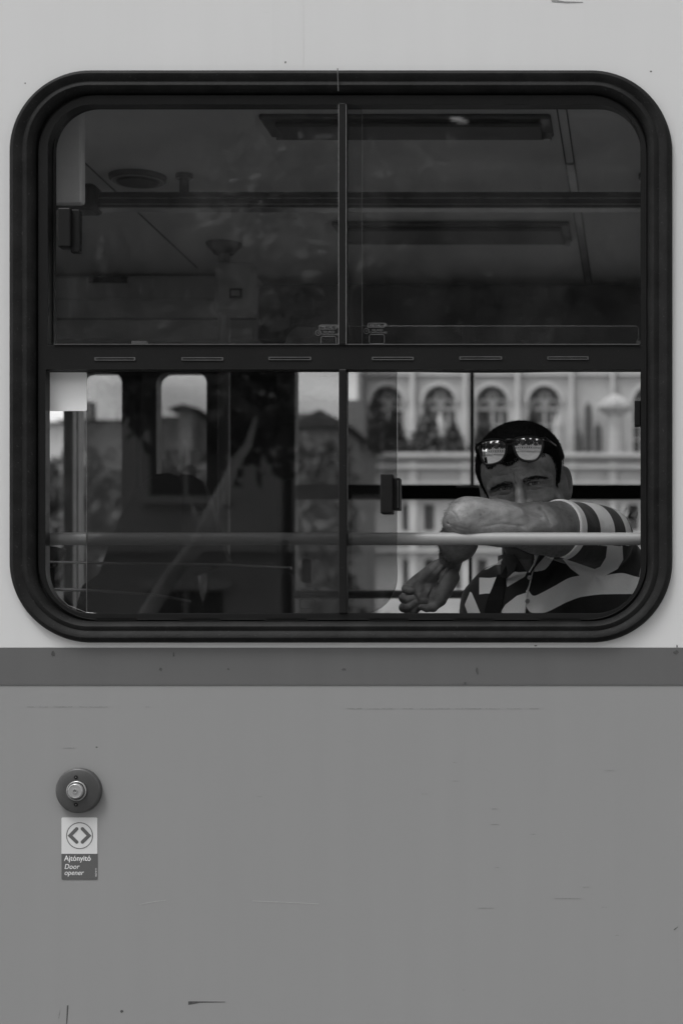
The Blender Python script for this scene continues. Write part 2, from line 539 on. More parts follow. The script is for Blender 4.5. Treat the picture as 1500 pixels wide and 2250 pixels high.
# joint in the rubber at the top
flat_part('rubber_joint', [(743.5, 156), (745, 206), (747, 206), (745.5, 156)], 'bright_edge', win, t=0.0008, y=-0.0150)
# thin bright inner bead of the frame
mb = MB()
ring_sweep(mb, [(83.2, 207.2, 1419.8, 1361.8, 128.8, 0.0042), (84.0, 208, 1419, 1361, 128, 0.0032), (85.0, 209, 1418, 1360, 127, 0.0042)], seg=20)
mb.build('frame_bead', 'frame_metal', win)
# channel behind the frame
mb = MB()
for (a, b, c, d, rs, side) in ((104, 228, 1407, 757, (100, 96, 0.001, 0.001), 0), (99, 811, 1407, 1348, (0.001, 0.001, 102, 98), 1)):
    outer_ = XZ(rrect(a - 8, b - 8, c + 8, d + 8, 0, 14, rs=tuple(q + 6 for q in rs)))
    ia, ib, ic, id_ = a + (14 if side == 0 else 3), b + (6 if side == 0 else 3), c - 1, d - 1
    inner_ = XZ(rrect(ia, ib, ic, id_, 0, 14, rs=tuple(max(q - 4, 0.001) for q in rs)), 0.03)
    mb.plate(outer_, [inner_], 0.0302, 0.048)
mb.build('glazing_channel', 'black', win)
# mullions
mb = MB(); pxbox(mb, 744, 226, 760, 757, -0.001, 0.024, ref=0)
mb.build('mullion', 'frame_metal', win, bevel=0.002)
mb = MB(); pxbox(mb, 744, 811, 761, 1348, -0.001, 0.024, ref=0)
mb.build('mullion', 'frame_metal', win, bevel=0.002)
for xa in (743.4, 759.6):
    mb = MB(); pxbox(mb, xa, 230, xa + 1.4, 756, -0.0016, -0.001, ref=0)
    mb.build('mullion_edge', 'etch', win)
# transom lips
mb = MB(); pxbox(mb, 118, 755.2, 1404, 757.2, 0.001, 0.0038, ref=0)
mb.build('sill_edge', 'bright_edge', win)
mb = MB()
seg = 30
vv = []
for k in range(seg + 1):
    x = 760 + (1407 - 760) * k / seg
    sag = 812 + 7 * math.sin(math.pi * k / seg) * (1 - 0.25 * k / seg)
    a = P(x, 806, 0.03); b = P(x, sag, 0.03)
    vv += [(a.x, 0.0305, a.z), (b.x, 0.0305, b.z), (a.x, 0.036, a.z), (b.x, 0.036, b.z)]
ff = []
for k in range(seg):
    o4 = 4 * k
    ff += [(o4, o4 + 1, o4 + 5, o4 + 4), (o4 + 1, o4 + 3, o4 + 7, o4 + 5), (o4 + 2, o4 + 6, o4 + 7, o4 + 3)]
mb.add(vv, ff); mb.build('sagging_seal', 'black', win)
mb = MB()
bead = [(1407, 815), (1407, 1245), (1403, 1280), (1390, 1310), (1368, 1333), (1335, 1346), (1305, 1349), (230, 1349), (190, 1346), (150, 1330), (118, 1300), (101, 1262), (99.5, 1240)]
mb.tube([P(a, b, 0.031) for a, b in [(a, b) for a, b in bead]], 0.0007, 6)
mb.build('sill_bead', 'bright_edge', win)

# ledge behind the foot of the upper panes
mb = MB(); mb.plate(XZ(rrect(626, 718, 1401, 756, 0, 8, rs=(37, 4, 12, .01)), 0.047), [], 0.047, 0.052)
mb.build('inner_ledge', 'black', win)
mb = MB(); mb.tube([P(700, 716.5, 0.047), P(1396, 716.5, 0.047), P(1402, 722, 0.047), P(1402.5, 742, 0.047), P(1397, 752, 0.047)], 0.0006, 6)
mb.build('ledge_lit_edge', 'bright_edge', win)  # bright tube paints the lit edge of the black ledge
mb = MB(); pxbox(mb, 289, 749, 322, 757, 0.024, 0.031, ref=0.024); mb.build('sill_clip', 'bright_edge', win)
# drain slots
for (xa, xb, yy) in [(207, 297, 788), (398, 490, 788), (589, 683, 787), (816, 908, 787), (1008, 1102, 786), (1201, 1292, 786),
                     (208, 300, 1359.6), (393, 485, 1360), (580, 675, 1360), (808, 898, 1360), (995, 1085, 1360), (1183, 1275, 1360)]:
    top = yy < 1000
    h = 3.6
    mb = MB()
    mb.plate(XZ(rrect(xa, yy - h, xb, yy + h, 1.2, 3)), [XZ(rrect(xa + 3, yy - 1.4, xb - 3, yy + 1.6, 0.8, 3))], 0.0022, 0.0040, 0)
    mb.plate(XZ(rrect(xa + 2, yy - 2, xb - 2, yy + 2.4, 0.5, 3)), [], 0.0036, 0.0039, 1)
    mb.build('drain_slot', ['bright_edge' if top else 'frame_metal', 'black'], win)


# panes
def pane(x0, y0, x1, y1, Y, mat, rs=(0.001,) * 4, parent=win, name='window_pane', th=0.005, edge=True):
    m_ = MB(); m_.plate(XZ(rrect(x0, y0, x1, y1, 0, 10, rs=rs), Y), [], Y, Y + th)
    o_ = m_.build(name, [mat, 'pane_edge'], parent)
    for p_ in o_.data.polygons:
        if abs(p_.normal.y) < 0.5:
            p_.material_index = 1
    return o_


pane(112, 222, 795, 760, 0.032, 'pane_top', rs=(92, .001, .001, .001))
pane(748, 222, 1412, 760, 0.040, 'pane_top', rs=(.001, 92, .001, .001))
pane(96, 806, 752, 1352, 0.040, 'pane_near', rs=(.001, .001, .001, 98))
slide = pane(190, 806, 872, 1352, 0.032, 'pane_slide', rs=(.001, .001, 86, .001), name='sliding_pane')

# latches on the sliding panes
mb = MB(); pxbox(mb, 835, 1040, 862, 1128, 0.004, 0.031, ref=0.004)
lat = mb.build('latch', 'black', win, bevel=0.0025)
mb = MB(); pxbox(mb, 862, 1050, 878.5, 1120, 0.018, 0.044, ref=0.02)
mb.build('latch_plate', 'black', win, bevel=0.0015)
mb = MB(); pxbox(mb, 873.2, 1056, 874.6, 1116, 0.0165, 0.018, ref=0.02)
mb.build('latch_spring', 'bright_edge', win)
mb = MB(); pxbox(mb, 127, 456, 155, 542, 0.004, 0.031, ref=0.004)
mb.build('latch', 'black', win, bevel=0.0025)
mb = MB(); pxbox(mb, 155, 460, 175, 554, 0.014, 0.031, ref=0.014)
mb.build('latch_plate', 'black', win, bevel=0.0015)
mb = MB(); pxbox(mb, 1393, 880, 1406, 935, 0.022, 0.040, ref=0.02)
mb.build('latch_stop', 'black', win, bevel=0.001)

# blank white sticker at the left of the lower pane
mb = MB(); mb.plate(XZ(rrect(103, 818, 191, 903, 4, 4), 0.03), [], 0.0305, 0.0315)
mb.build('blank_sticker', 'paper', win)


# etched maker's marks
def text(body, px, py, size_px, y, mat, parent, name='lettering', shear=0.0, bold=0.0, spacing=1.0, align='LEFT', extrude=0.0001, rot=0.0, sx=1.0):
    cu = bpy.data.curves.new(name, 'FONT')
    cu.body = body
    cu.size = size_px * K * 1.36
    cu.shear = shear
    cu.offset = bold * cu.size
    cu.extrude = extrude
    cu.space_character = spacing
    cu.align_x = align
    cu.fill_mode = 'BOTH'
    cu.resolution_u = 3
    cu.materials.append(M[mat])
    tmp = bpy.data.objects.new(name, cu)
    sc.collection.objects.link(tmp)
    bpy.context.view_layer.update()
    me_ = bpy.data.meshes.new_from_object(tmp.evaluated_get(bpy.context.evaluated_depsgraph_get()))
    bpy.data.objects.remove(tmp); bpy.data.curves.remove(cu)
    me_.name = name
    o_ = bpy.data.objects.new(name, me_)
    link(o_, parent)
    o_.location = P(px, py, max(y, 0)); o_.location.y = y
    o_.rotation_euler = (R_(90), R_(-rot), 0)
    o_.scale = (sx, 1, 1)
    return o_


def outline_px(mb_, pts, w, y, closed=True):
    n = len(pts)
    for i in range(n if closed else n - 1):
        a = Vector(pts[i]); b = Vector(pts[(i + 1) % n])
        d = (b - a).normalized(); q = Vector((-d.y, d.x)) * w / 2
        e = d * w * 0.4
        mb_.plate(XZ([tuple(a - e + q), tuple(b + e + q), tuple(b + e - q), tuple(a - e - q)], max(y, 0)), [], y, y + 0.0002)


for (mx, my, mat_, yy) in ((701, 714, 'etch', 0.0315), (807, 710, 'etch', 0.0395), (655, 1292, 'etch_dark', 0.0315)):
    mb = MB()
    outline_px(mb, [(mx + 2, my), (mx + 40, my), (mx + 37, my + 9), (mx, my + 9)], 1.0, yy)
    outline_px(mb, rrect(mx + 4, my + 25, mx + 37, my + 45, 4, 3), 1.1, yy)
    outline_px(mb, [(mx - 2 + 6 * math.cos(a * math.pi / 6), my + 17 + 6 * math.sin(a * math.pi / 6)) for a in range(12)], 0.9, yy)
    mb.build('maker_mark', mat_, win)
    text('METAL-99', mx + 4, my + 7.5, 6.5, yy - 0.0001, mat_, win, name='maker_lettering', shear=0.25)
    text('43R-00322', mx + 9, my + 17, 4.2, yy - 0.0001, mat_, win, name='maker_lettering')
    text('CAPITALGLASS', mx + 5, my + 22.5, 4.2, yy - 0.0001, mat_, win, name='maker_lettering')
    text('17', mx - 5, my + 19.5, 5.5, yy - 0.0001, mat_, win, name='maker_lettering')

# ---- grab rail just inside the open window
RY = 0.072
mb = MB(); mb.tube([P(60, 1184, RY), P(1440, 1184, RY)], 0.0117, 24)
rail = mb.build('window_grab_rail', 'rail', tram, smooth=True)
for xx in (70, 1432):
    mb = MB(); mb.tube([P(xx, 1184, RY), P(xx, 1184, RY) - Vector((0, 0.03, 0))], 0.008, 10)
    mb.build('rail_bracket', 'alu', rail)

# ---- copies of the bay to both sides (same meshes), unseen window bays added to let daylight in
def copy_tree(o, dx, parent):
    c = o.copy(); sc.collection.objects.link(c); c.parent = parent
    if parent is tram:
        c.location = (o.location.x + dx, o.location.y, o.location.z)
    for ch in o.children:
        copy_tree(ch, dx, c)
    return c


for dx in (-WX, WX):
    for o in (panel, stripe, lower):
        c = o.copy(); sc.collection.objects.link(c); c.parent = tram; c.location.x += dx
    c = win.copy(); sc.collection.objects.link(c); c.parent = tram; c.location.x += dx
    for ch in win.children:
        if ch.name.split('.')[0] in ('rubber_gasket', 'glazing_channel', 'mullion', 'window_pane'):
            d = ch.copy(); sc.collection.objects.link(d); d.parent = c

XL, XR = P(750 - 1.5 * BAY, 0).x, P(750 + 1.5 * BAY, 0).x
CEIL = CZ + 1.226
FARY = 2.33
# ---- inner lining of the near wall (with the same openings)
mb = MB()
lin_hole = [XZ(rrect(70 + k * BAY, 200, 1424 + k * BAY, 1372, 140, 8)) for k in (-1, 0, 1)]
a, b = P(0, 1800), P(0, TOPY)
mb.plate([(XL, 0.95), (XR, 0.95), (XR, CEIL + 0.02), (XL, CEIL + 0.02)], lin_hole, 0.031, 0.052)
mb.build('inner_lining', 'wall_in', tram)
# roof, floor, ends
mb = MB(); mb.box((XL, 0.052, CEIL), (XR, FARY + 0.1, CEIL + 0.04))
ceil = mb.build('ceiling', 'ceiling', tram)
mb = MB(); mb.box((XL, 0.0, CEIL + 0.045), (XR, FARY + 0.12, CEIL + 0.30))
mb.build('roof', 'white_paint', tram, bevel=0.08)
mb = MB(); mb.box((XL, 0.013, 0.88), (XR, FARY + 0.1, 0.93))
mb.build('tram_floor', 'floor', tram)
for xa in (XL - 0.03, XR):
    mb = MB(); mb.box((xa, 0.0, 0.5), (xa + 0.03, FARY + 0.12, CEIL + 0.1)); mb.build('end_wall', 'wall_in', tram)
# running gear skirts
for x in (-2.2, 0.9):
    for yy in (0.45, 1.89):
        mb = MB(); mb.tube([(x, yy - 0.05, 0.36), (x, yy + 0.05, 0.36)], 0.33, 28)
        mb.build('wheel', 'steel', tram, smooth=True)
mb = MB(); mb.box((XL + 0.3, 0.2, 0.40), (XR - 0.3, 2.1, 0.80)); mb.build('underframe', 'dark_in', tram)

# ---- far wall with its window and doors
def far_xz(pts):
    return XZ(pts, FARY)


def f_rr(x0, y0, x1, y1, r, seg=8):
    return far_xz(rrect(x0, y0, x1, y1, r, seg))


mb = MB()
fw_out = [(XL, 0.92), (XR, 0.92), (XR, CEIL), (XL, CEIL)]
bx = BAY * K / (K * (CAMD + FARY) / CAMD)
f_holes = [f_rr(648, 752, 1440, 1424, 40), f_rr(1440 + (bx - 792), 752, 1440 + bx, 1424, 40),
           f_rr(344, 817, 454, 1440, 26), f_rr(172, 817, 268, 1440, 26), f_rr(32, 817, 140, 1440, 26), f_rr(-140, 817, -44, 1440, 26)]
mb.plate(fw_out, f_holes, FARY, FARY + 0.06)
farwall = mb.build('far_side_wall', 'dark_in', tram)
mb = MB()
pxbox(mb, 648, 1065, 1440, 1097, FARY - 0.004, FARY + 0.02, ref=FARY)
fwin = mb.build('far_window_bar', 'black', tram)
fwin['label'] = 'black crossbar of the window on the far side'
for (xa, xb, ya, yb) in ((1033, 1040, 752, 1065), (1029, 1036, 1097, 1424)):
    mb = MB(); pxbox(mb, xa, ya, xb, yb, FARY - 0.002, FARY + 0.02, ref=FARY)
    mb.build('far_mullion', 'black', fwin)
mb = MB(); pxbox(mb, 1003, 1068, 1060, 1071, FARY - 0.007, FARY - 0.004, ref=FARY)
mb.build('far_bar_slot', 'alu', fwin)


def far_pane(x0, y0, x1, y1, parent):
    m_ = MB(); a_, b_ = P(x0, y1, FARY), P(x1, y0, FARY)
    m_.box((a_.x, FARY + 0.025, a_.z), (b_.x, FARY + 0.030, b_.z))
    return m_.build('far_pane', 'pane_far', parent)


far_pane(644, 748, 1038, 1081, fwin); far_pane(1038.5, 748, 1444, 1081, fwin)
far_pane(644, 1081.5, 1034, 1428, fwin); far_pane(1034.5, 1081.5, 1444, 1428, fwin)
far_pane(1440 + (bx - 796), 748, 1444 + bx, 1428, fwin)
for (xa, xb) in ((340, 458), (168, 272), (28, 144), (-144, -40)):
    far_pane(xa, 813, xb, 1444, farwall)
# far grab rail and its bright top
mb = MB(); mb.tube([P(500, 1306, 2.22), P(1460, 1306, 2.22)], 0.0125, 14)
mb.build('far_grab_rail', 'rail', tram, smooth=True)
mb = MB(); pxbox(mb, 662, 1228, 684, 1280, 2.27, 2.30, ref=2.27)
mb.build('stop_button_box', 'black', tram, bevel=0.004)
# door posts and door seals
for (xa, xb) in ((608, 648), (140, 160)):
    mb = MB(); pxbox(mb, xa, 640, xb, 1560, FARY - 0.05, FARY - 0.002, ref=FARY - 0.05)
    mb.build('door_post', 'dark_in', tram, bevel=0.006)
for xx in (306, 156):
    mb = MB(); pxbox(mb, xx - 5, 760, xx + 5, 1560, FARY - 0.014, FARY - 0.001, ref=FARY)
    mb.build('door_seal', 'black', farwall)
# door gear cover above the doors
mb = MB(); pxbox(mb, -250, 604, 563, 752, 2.16, FARY - 0.003, ref=2.16)
hdr = mb.build('door_gear_cover', 'wall_in', tram, bevel=0.01)
mb = MB(); pxbox(mb, 196, 608, 281, 622, 2.150, 2.1595, ref=2.16); mb.build('cover_slot', 'black', hdr, bevel=0.002)
mb = MB(); pxbox(mb, -250, 655, 563, 659, 2.153, 2.1595, ref=2.16); mb.build('cover_ledge', 'alu', hdr)
mb = MB(); pxbox(mb, -250, 700, 563, 703, 2.153, 2.1595, ref=2.16); mb.build('cover_ledge', 'dark_in', hdr)
# line board above the far window
mb = MB(); pxbox(mb, 566, 628, 1460, 748, 2.20, FARY - 0.003, ref=2.2)
lb = mb.build('advert_rail', 'dark_in', tram, bevel=0.004)

# ---- things under the ceiling
def seam(x, y0, y1, w, mat='dark_in'):
    m_ = MB(); m_.box((x - w / 2, y0, CEIL - 0.002), (x + w / 2, y1, CEIL - 0.0002)); return m_.build('ceiling_seam', mat, ceil)


seam(-0.198, 0.1, 2.3, 0.003); seam(-0.178, 0.1, 2.3, 0.003); seam(-1.308, 0.1, 2.1, 0.003)
mb = MB(); mb.box((-0.1965, 1.0, CEIL - 0.003), (-0.1795, 2.25, CEIL - 0.0021)); mb.build('ceiling_strip', 'alu', ceil)
for (ya, yb) in ((0.61, 0.75), (1.546, 1.74)):
    mb = MB(); mb.box((-0.83, ya, CEIL - 0.012), (-0.213, yb, CEIL - 0.0005))
    lamp = mb.build('ceiling_lamp', 'lamp_body', tram, bevel=0.004)
    lamp['label'] = 'long flat ceiling lamp, switched off'
    mb = MB(); mb.box((-0.80, ya + 0.02, CEIL - 0.022), (-0.235, yb - 0.015, CEIL - 0.0122)); mb.build('lamp_cover', 'dark_in', lamp, bevel=0.004)
    mb = MB(); mb.box((-0.82, yb, CEIL - 0.016), (-0.225, yb + 0.005, CEIL - 0.0006)); mb.build('lamp_trim', 'alu', lamp)
    mb = MB(); mb.tube([(-0.226, yb - 0.03, CEIL - 0.012), (-0.226, yb - 0.03, CEIL - 0.026)], 0.010, 12); mb.build('lamp_catch', 'alu', lamp)
mb = MB()
zc = P(0, 442, 1.09).z
mb.box((-1.46, 1.075, zc - 0.019), (0.9, 1.105, zc + 0.019))
cr = mb.build('ceiling_rail', 'dark_in', tram, bevel=0.004)
for dz in (-0.012, 0.002):
    mb = MB(); mb.box((-1.34, 1.0735, zc + dz), (0.9, 1.0752, zc + dz + 0.0022)); mb.build('rail_groove', 'alu', cr)
mb = MB(); mb.box((-1.34, 1.07, zc - 0.0215), (0.9, 1.11, zc - 0.0192)); mb.build('rail_lip', 'alu', cr)
for px_ in (405, 1420):
    x = P(px_, 400, 1.09).x
    mb = MB(); mb.tube([(x, 1.09, zc + 0.018), (x, 1.09, CEIL - 0.012)], 0.011, 14); mb.tube([(x, 1.09, CEIL - 0.012), (x, 1.09, CEIL - 0.0005)], 0.020, 18)
    mb.build('rail_hanger', 'lamp_body', cr, smooth=True)
mb = MB(); pxbox(mb, 150, 412, 222, 470, 1.04, 1.12, ref=1.09); mb.build('rail_end_block', 'dark_in', cr, bevel=0.012)
# round loudspeaker grille
x = P(298, 388, 1.09).x
mb = MB()
mb.tube([(x, 1.11, CEIL - 0.0004), (x, 1.11, CEIL - 0.010), (x, 1.11, CEIL - 0.014)], [0.068, 0.066, 0.058], 32)
spk = mb.build('ceiling_speaker', 'lamp_body', tram, smooth=True)
mb = MB(); mb.tube([(x, 1.11, CEIL - 0.0141), (x, 1.11, CEIL - 0.0175)], [0.050, 0.046], 32); mb.build('speaker_grille', 'black', spk)
mb = MB()
mb.tube([(x + 0.0595 * math.cos(a * math.pi / 18), 1.11 + 0.0595 * math.sin(a * math.pi / 18), CEIL - 0.0135) for a in range(37)], 0.0012, 6, cap=False)
mb.build('speaker_rim', 'alu', spk)
# vertical pole with ticket box
x = P(492, 540, 1.80).x
mb = MB()
mb.tube([(x, 1.8, 0.93), (x, 1.8, CEIL - 0.02)], 0.0165, 18)
pole = mb.build('grab_pole', 'rail', tram, smooth=True)
mb = MB(); mb.tube([(x, 1.8, CEIL - 0.03), (x, 1.8, CEIL - 0.008), (x, 1.8, CEIL - 0.0005)], [0.026, 0.047, 0.050], 24); mb.build('pole_flange', 'lamp_body', pole, smooth=True)
mb = MB(); pxbox(mb, 470, 575, 560, 690, 1.74, 1.781, ref=1.74); tb = mb.build('ticket_box', 'wall_in', tram, bevel=0.012)
mb = MB(); pxbox(mb, 505, 634, 533, 656, 1.734, 1.7399, ref=1.74); mb.build('ticket_slot', 'black', tb, bevel=0.002)
mb = MB(); pxbox(mb, 509, 639, 528, 651, 1.7325, 1.7339, ref=1.74); mb.build('ticket_screen', 'alu', tb)
# light pillar lining at the left of the window
mb = MB(); pxbox(mb, 84, 150, 182, 1700, 0.16, 0.19, ref=0.16)
# only the upper part of this lining is seen behind the upper pane
mb = MB(); pxbox(mb, 96, 120, 181, 446, 0.14, 0.165, ref=0.14)
mb.build('pillar_lining', 'ceiling', tram, bevel=0.006)

# ---- seats seen dark behind the lower left pane
def seat_shape(name, pts, Y, th, mat, label=None, parent=tram):
    m_ = MB(); m_.plate(XZ(pts, Y), [], Y, Y + th)
    o_ = m_.build(name, mat, parent, bevel=0.012)
    if label: o_['label'] = label
    return o_


s1 = seat_shape('seat_backrest', [(268, 1124), (296, 1078), (325, 1050), (345, 1041), (368, 1038), (386, 1044), (392, 1050), (392, 1500), (150, 1500), (168, 1330), (180, 1285), (215, 1262), (250, 1168)], 1.0, 0.05, 'seat')
s2 = seat_shape('seat_backrest', [(393, 1048), (398, 1041), (420, 1043), (436, 1053), (447, 1066), (462, 1110), (480, 1180), (500, 1232), (470, 1244), (424, 1262), (428, 1300), (438, 1338), (438, 1500), (393, 1500)], 1.03, 0.05, 'seat')
s3 = seat_shape('seat_backrest', [(455, 1250), (520, 1238), (600, 1240), (640, 1262), (640, 1500), (440, 1500), (440, 1335), (452, 1300)], 1.3, 0.05, 'seat')
mb = MB(); mb.box((P(150, 0, 1.0).x, 0.75, 1.33), (P(640, 0, 1.0).x, 1.25, 1.40)); mb.build('seat_cushion', 'seat_fabric', tram, bevel=0.02)
for x_ in (P(220, 0, 1.0).x, P(560, 0, 1.0).x):
    mb = MB(); mb.tube([(x_, 1.0, 0.93), (x_, 1.0, 1.33)], 0.02, 12); mb.build('seat_post', 'dark_in', tram)
mb = MB(); mb.tube([P(60, 1293, 0.7), P(200, 1297, 0.7), P(345, 1308, 0.7), P(420, 1322, 0.7)], 0.0035, 10); mb.build('seat_tube', 'chrome', tram, smooth=True)
mb = MB(); mb.tube([P(60, 1234, 0.8), P(260, 1238, 0.8), P(470, 1240, 0.8), P(640, 1248, 0.8)], 0.003, 10); mb.build('seat_tube', 'chrome', tram, smooth=True)
seat_shape('side_shield', [(60, 1190), (150, 1206), (118, 1250), (118, 1400), (60, 1400)], 0.85, 0.02, 'dark_in')
mb = MB(); pxbox(mb, 60, 1234, 118, 1246, 0.825, 0.8495, ref=0.83); mb.build('shield_ledge', 'black', tram)

# ---- no-leaning-out pictogram on the far pane
def FX(px, py):
    q = P(px, py, FARY); return (q.x, q.z)


mb = MB()
cxp, cyp = 1385, 1127
pts = [FX(cxp + 16.4 * math.cos(a * math.pi / 16), cyp + 16.4 * math.sin(a * math.pi / 16)) for a in range(32)]
pin = [FX(cxp + 14.6 * math.cos(a * math.pi / 16), cyp + 14.6 * math.sin(a * math.pi / 16)) for a in range(32)]
mb.plate(pts, [pin], FARY + 0.0235, FARY + 0.0245)
for poly in ([(1373, 1137), (1395, 1115), (1397, 1117), (1375, 1139)], [(1379, 1118), (1389, 1118), (1389, 1121), (1379, 1121)],
             [(1382, 1122), (1388, 1124), (1384, 1134), (1378, 1132)], [(1378, 1133), (1391, 1133), (1391, 1139), (1378, 1139)], [(1385, 1112), (1390, 1111), (1391, 1116), (1386, 1117)]):
    mb.plate([FX(a, b) for a, b in poly], [], FARY + 0.0235, FARY + 0.0245)
mb.build('pictogram', 'picto', fwin)

# ---- door opener button on the grey panel
mb = MB()


def disc(mb_, cx, cy, rpx, y0, y1, r2=None, mi=0, seg=40, ref=0.0):
    c = P(cx, cy, ref)
    r2 = rpx if r2 is None else r2
    mb_.tube([(c.x, y0, c.z), (c.x, y1, c.z)], [rpx * K, r2 * K], seg, mi)


c = P(176, 1736.5)
prof = [(49.5, -0.0002), (49.5, -0.010), (48.2, -0.0125), (45, -0.0140), (23, -0.0150), (22, -0.0150), (21.5, -0.011), (15, -0.011)]
v, f = [], []
seg = 56
for (r_, y_) in prof:
    for k in range(seg):
        a = 2 * math.pi * k / seg
        v.append((c.x + r_ * K * math.cos(a), y_, c.z + r_ * K * math.sin(a)))
for i in range(len(prof) - 1):
    for k in range(seg):
        a = i * seg + k; b = i * seg + (k + 1) % seg
        f.append((a, b, b + seg, a + seg))
mb.add(v, f)
plate_o = mb.build('door_opener_button', 'plate', tram, smooth=True)
plate_o['label'] = 'round door opener push button with black plate and metal cap'
mb = MB()
cc = P(174.6, 1737)
prof2 = [(22, -0.0145), (21.5, -0.0185), (20.0, -0.0195), (18.6, -0.0180), (18.2, -0.0120)]
v, f = [], []
for (r_, y_) in prof2:
    for k in range(seg):
        a = 2 * math.pi * k / seg
        v.append((cc.x + r_ * K * math.cos(a), y_, cc.z + r_ * K * math.sin(a)))
for i in range(len(prof2) - 1):
    for k in range(seg):
        a = i * seg + k; b = i * seg + (k + 1) % seg
        f.append((a, b, b + seg, a + seg))
mb.add(v, f); mb.build('button_ring', 'button', plate_o, smooth=True)
mb = MB()
prof3 = [(16.8, -0.0110), (16.8, -0.0235), (15.8, -0.0255), (14.2, -0.0262), (13.6, -0.0256), (5.6, -0.0254), (5.2, -0.0266), (3.8, -0.0266), (3.2, -0.0246), (1.6, -0.0240), (0.8, -0.0258), (0.01, -0.0258)]
v, f = [], []
for (r_, y_) in prof3:
    for k in range(seg):
        a = 2 * math.pi * k / seg
        v.append((cc.x + r_ * K * math.cos(a), y_, cc.z + r_ * K * math.sin(a)))
for i in range(len(prof3) - 1):
    for k in range(seg):
        a = i * seg + k; b = i * seg + (k + 1) % seg
        f.append((a, b, b + seg, a + seg))
mb.add(v, f); mb.build('button_cap', 'button', plate_o, smooth=True)
for cy_ in (1707, 1767):
    mb = MB(); c_ = P(172.6, cy_)
    mb.tube([(c_.x, -0.0146, c_.z), (c_.x, -0.0162, c_.z)], [4.2 * K, 3.9 * K], 20, 0)
    mb.tube([(c_.x + 0.0005, -0.0162, c_.z), (c_.x + 0.0005, -0.0168, c_.z)], 1.1 * K, 8, 1)
    mb.build('screw', ['black', 'alu'], plate_o)

# ---- bilingual door opener sign
mb = MB(); mb.plate(XZ(rrect(136, 1796, 215, 1933, 3.2, 4)), [], -0.0007, -0.0001)
sign = mb.build('door_opener_sign', 'sign_grey', tram)
sign['label'] = 'door opener sticker with two arrow heads and white lettering'
mb = MB(); mb.plate(XZ(rrect(136, 1796, 215, 1876, 0, 4, rs=(3.2, 3.2, .01, .01))), [], -0.0011, -0.00071)
mb.build('sign_white_field', 'sign_white', sign)
mb = MB()
ccx, ccy = 175.8, 1836
outer_ = [(ccx + 29.3 * math.cos(2 * math.pi * k / 56), ccy + 29.3 * math.sin(2 * math.pi * k / 56)) for k in range(56)]
inner_ = [(ccx + 27.6 * math.cos(2 * math.pi * k / 56), ccy + 27.6 * math.sin(2 * math.pi * k / 56)) for k in range(56)]
mb.plate(XZ(outer_), [XZ(inner_)], -0.0014, -0.00111)
mb.build('sign_circle', 'ink', sign)


def capsule2d(pts, w, n=8):
    """thick polyline with round ends as one outline"""
    a, b, c = [Vector(p) for p in pts]
    h = w / 2
    out = []
    d1 = (b - a).normalized(); d2 = (c - b).normalized()
    n1 = Vector((-d1.y, d1.x)); n2 = Vector((-d2.y, d2.x))
    base = math.atan2(-d1.y, -d1.x)
    for k in range(n + 1):
        t = base + math.pi / 2 - math.pi * k / n
        out.append(a + Vector((math.cos(t), math.sin(t))) * h)
    def meet(p, q, s):
        m = (n1 + n2).normalized() * s
        return b + m * h / (n1.dot((n1 + n2).normalized()))
    m_side = meet(a, c, 1)
    base2 = math.atan2(d2.y, d2.x)
    side = [b + (n1 + n2).normalized() * h / n1.dot((n1 + n2).normalized())]
    side2 = [b - (n1 + n2).normalized() * h / n1.dot((n1 + n2).normalized())]
    # the first cap ends on the -n1 or +n1 side
    last = out[-1]
    if (last - a).dot(n1) > 0:
        out += side
        capr = [c + Vector((math.cos(base2 + math.pi / 2 - math.pi * k / n), math.sin(base2 + math.pi / 2 - math.pi * k / n))) * h for k in range(n + 1)]
        out += capr + side2
    else:
        out += side2
        capr = [c + Vector((math.cos(base2 - math.pi / 2 + math.pi * k / n), math.sin(base2 - math.pi / 2 + math.pi * k / n))) * h for k in range(n + 1)]
        out += capr + side
    return [tuple(q) for q in out]


for pts in (((169.5, 1821), (155, 1836), (169.5, 1850)), ((182, 1821), (196.5, 1836), (182, 1850))):
    mb = MB(); mb.plate(XZ(capsule2d(pts, 7.6)), [], -0.0014, -0.00111)
    mb.build('sign_arrow_head', 'ink', sign)
text('Ajt\u00f3nyit\u00f3', 141.8, 1891.2, 12.2, -0.0010, 'paper', sign, name='sign_lettering', bold=0.008, sx=0.93)
text('Door', 141.8, 1909.2, 11.6, -0.0010, 'paper', sign, name='sign_lettering', shear=0.22, bold=0.0, sx=0.92)
text('opener', 141.8, 1922.5, 11.6, -0.0010, 'paper', sign, name='sign_lettering', shear=0.22, bold=0.0, sx=0.92)
text('V62 4/1/1', 213.4, 1926.5, 3.6, -0.0010, 'paper', sign, name='sign_small_print', rot=90)

# ================================================================== THE PERSON (implicit surfaces turned into meshes)
def V3(v): return np.array(v, dtype=np.float32)


def PN(px, py, y): return V3(P(px, py, y))


def smin(a, b, k):
    h = np.maximum(k - np.abs(a - b), 0) / k
    return np.minimum(a, b) - h * h * k * 0.25


def smax(a, b, k): return -smin(-a, -b, k)


def rc(p, a, b, r1, r2):
    ab = b - a
    t = np.clip(((p - a) @ ab) / float(ab @ ab), 0, 1)
    return np.linalg.norm(p - (a + t[:, None] * ab), axis=1) - (r1 + t * (r2 - r1))


def ell(p, c, r):
    q = (p - c)
    k0 = np.linalg.norm(q / r, axis=1)
    k1 = np.linalg.norm(q / (r * r), axis=1)
    return k0 * (k0 - 1) / np.maximum(k1, 1e-6)


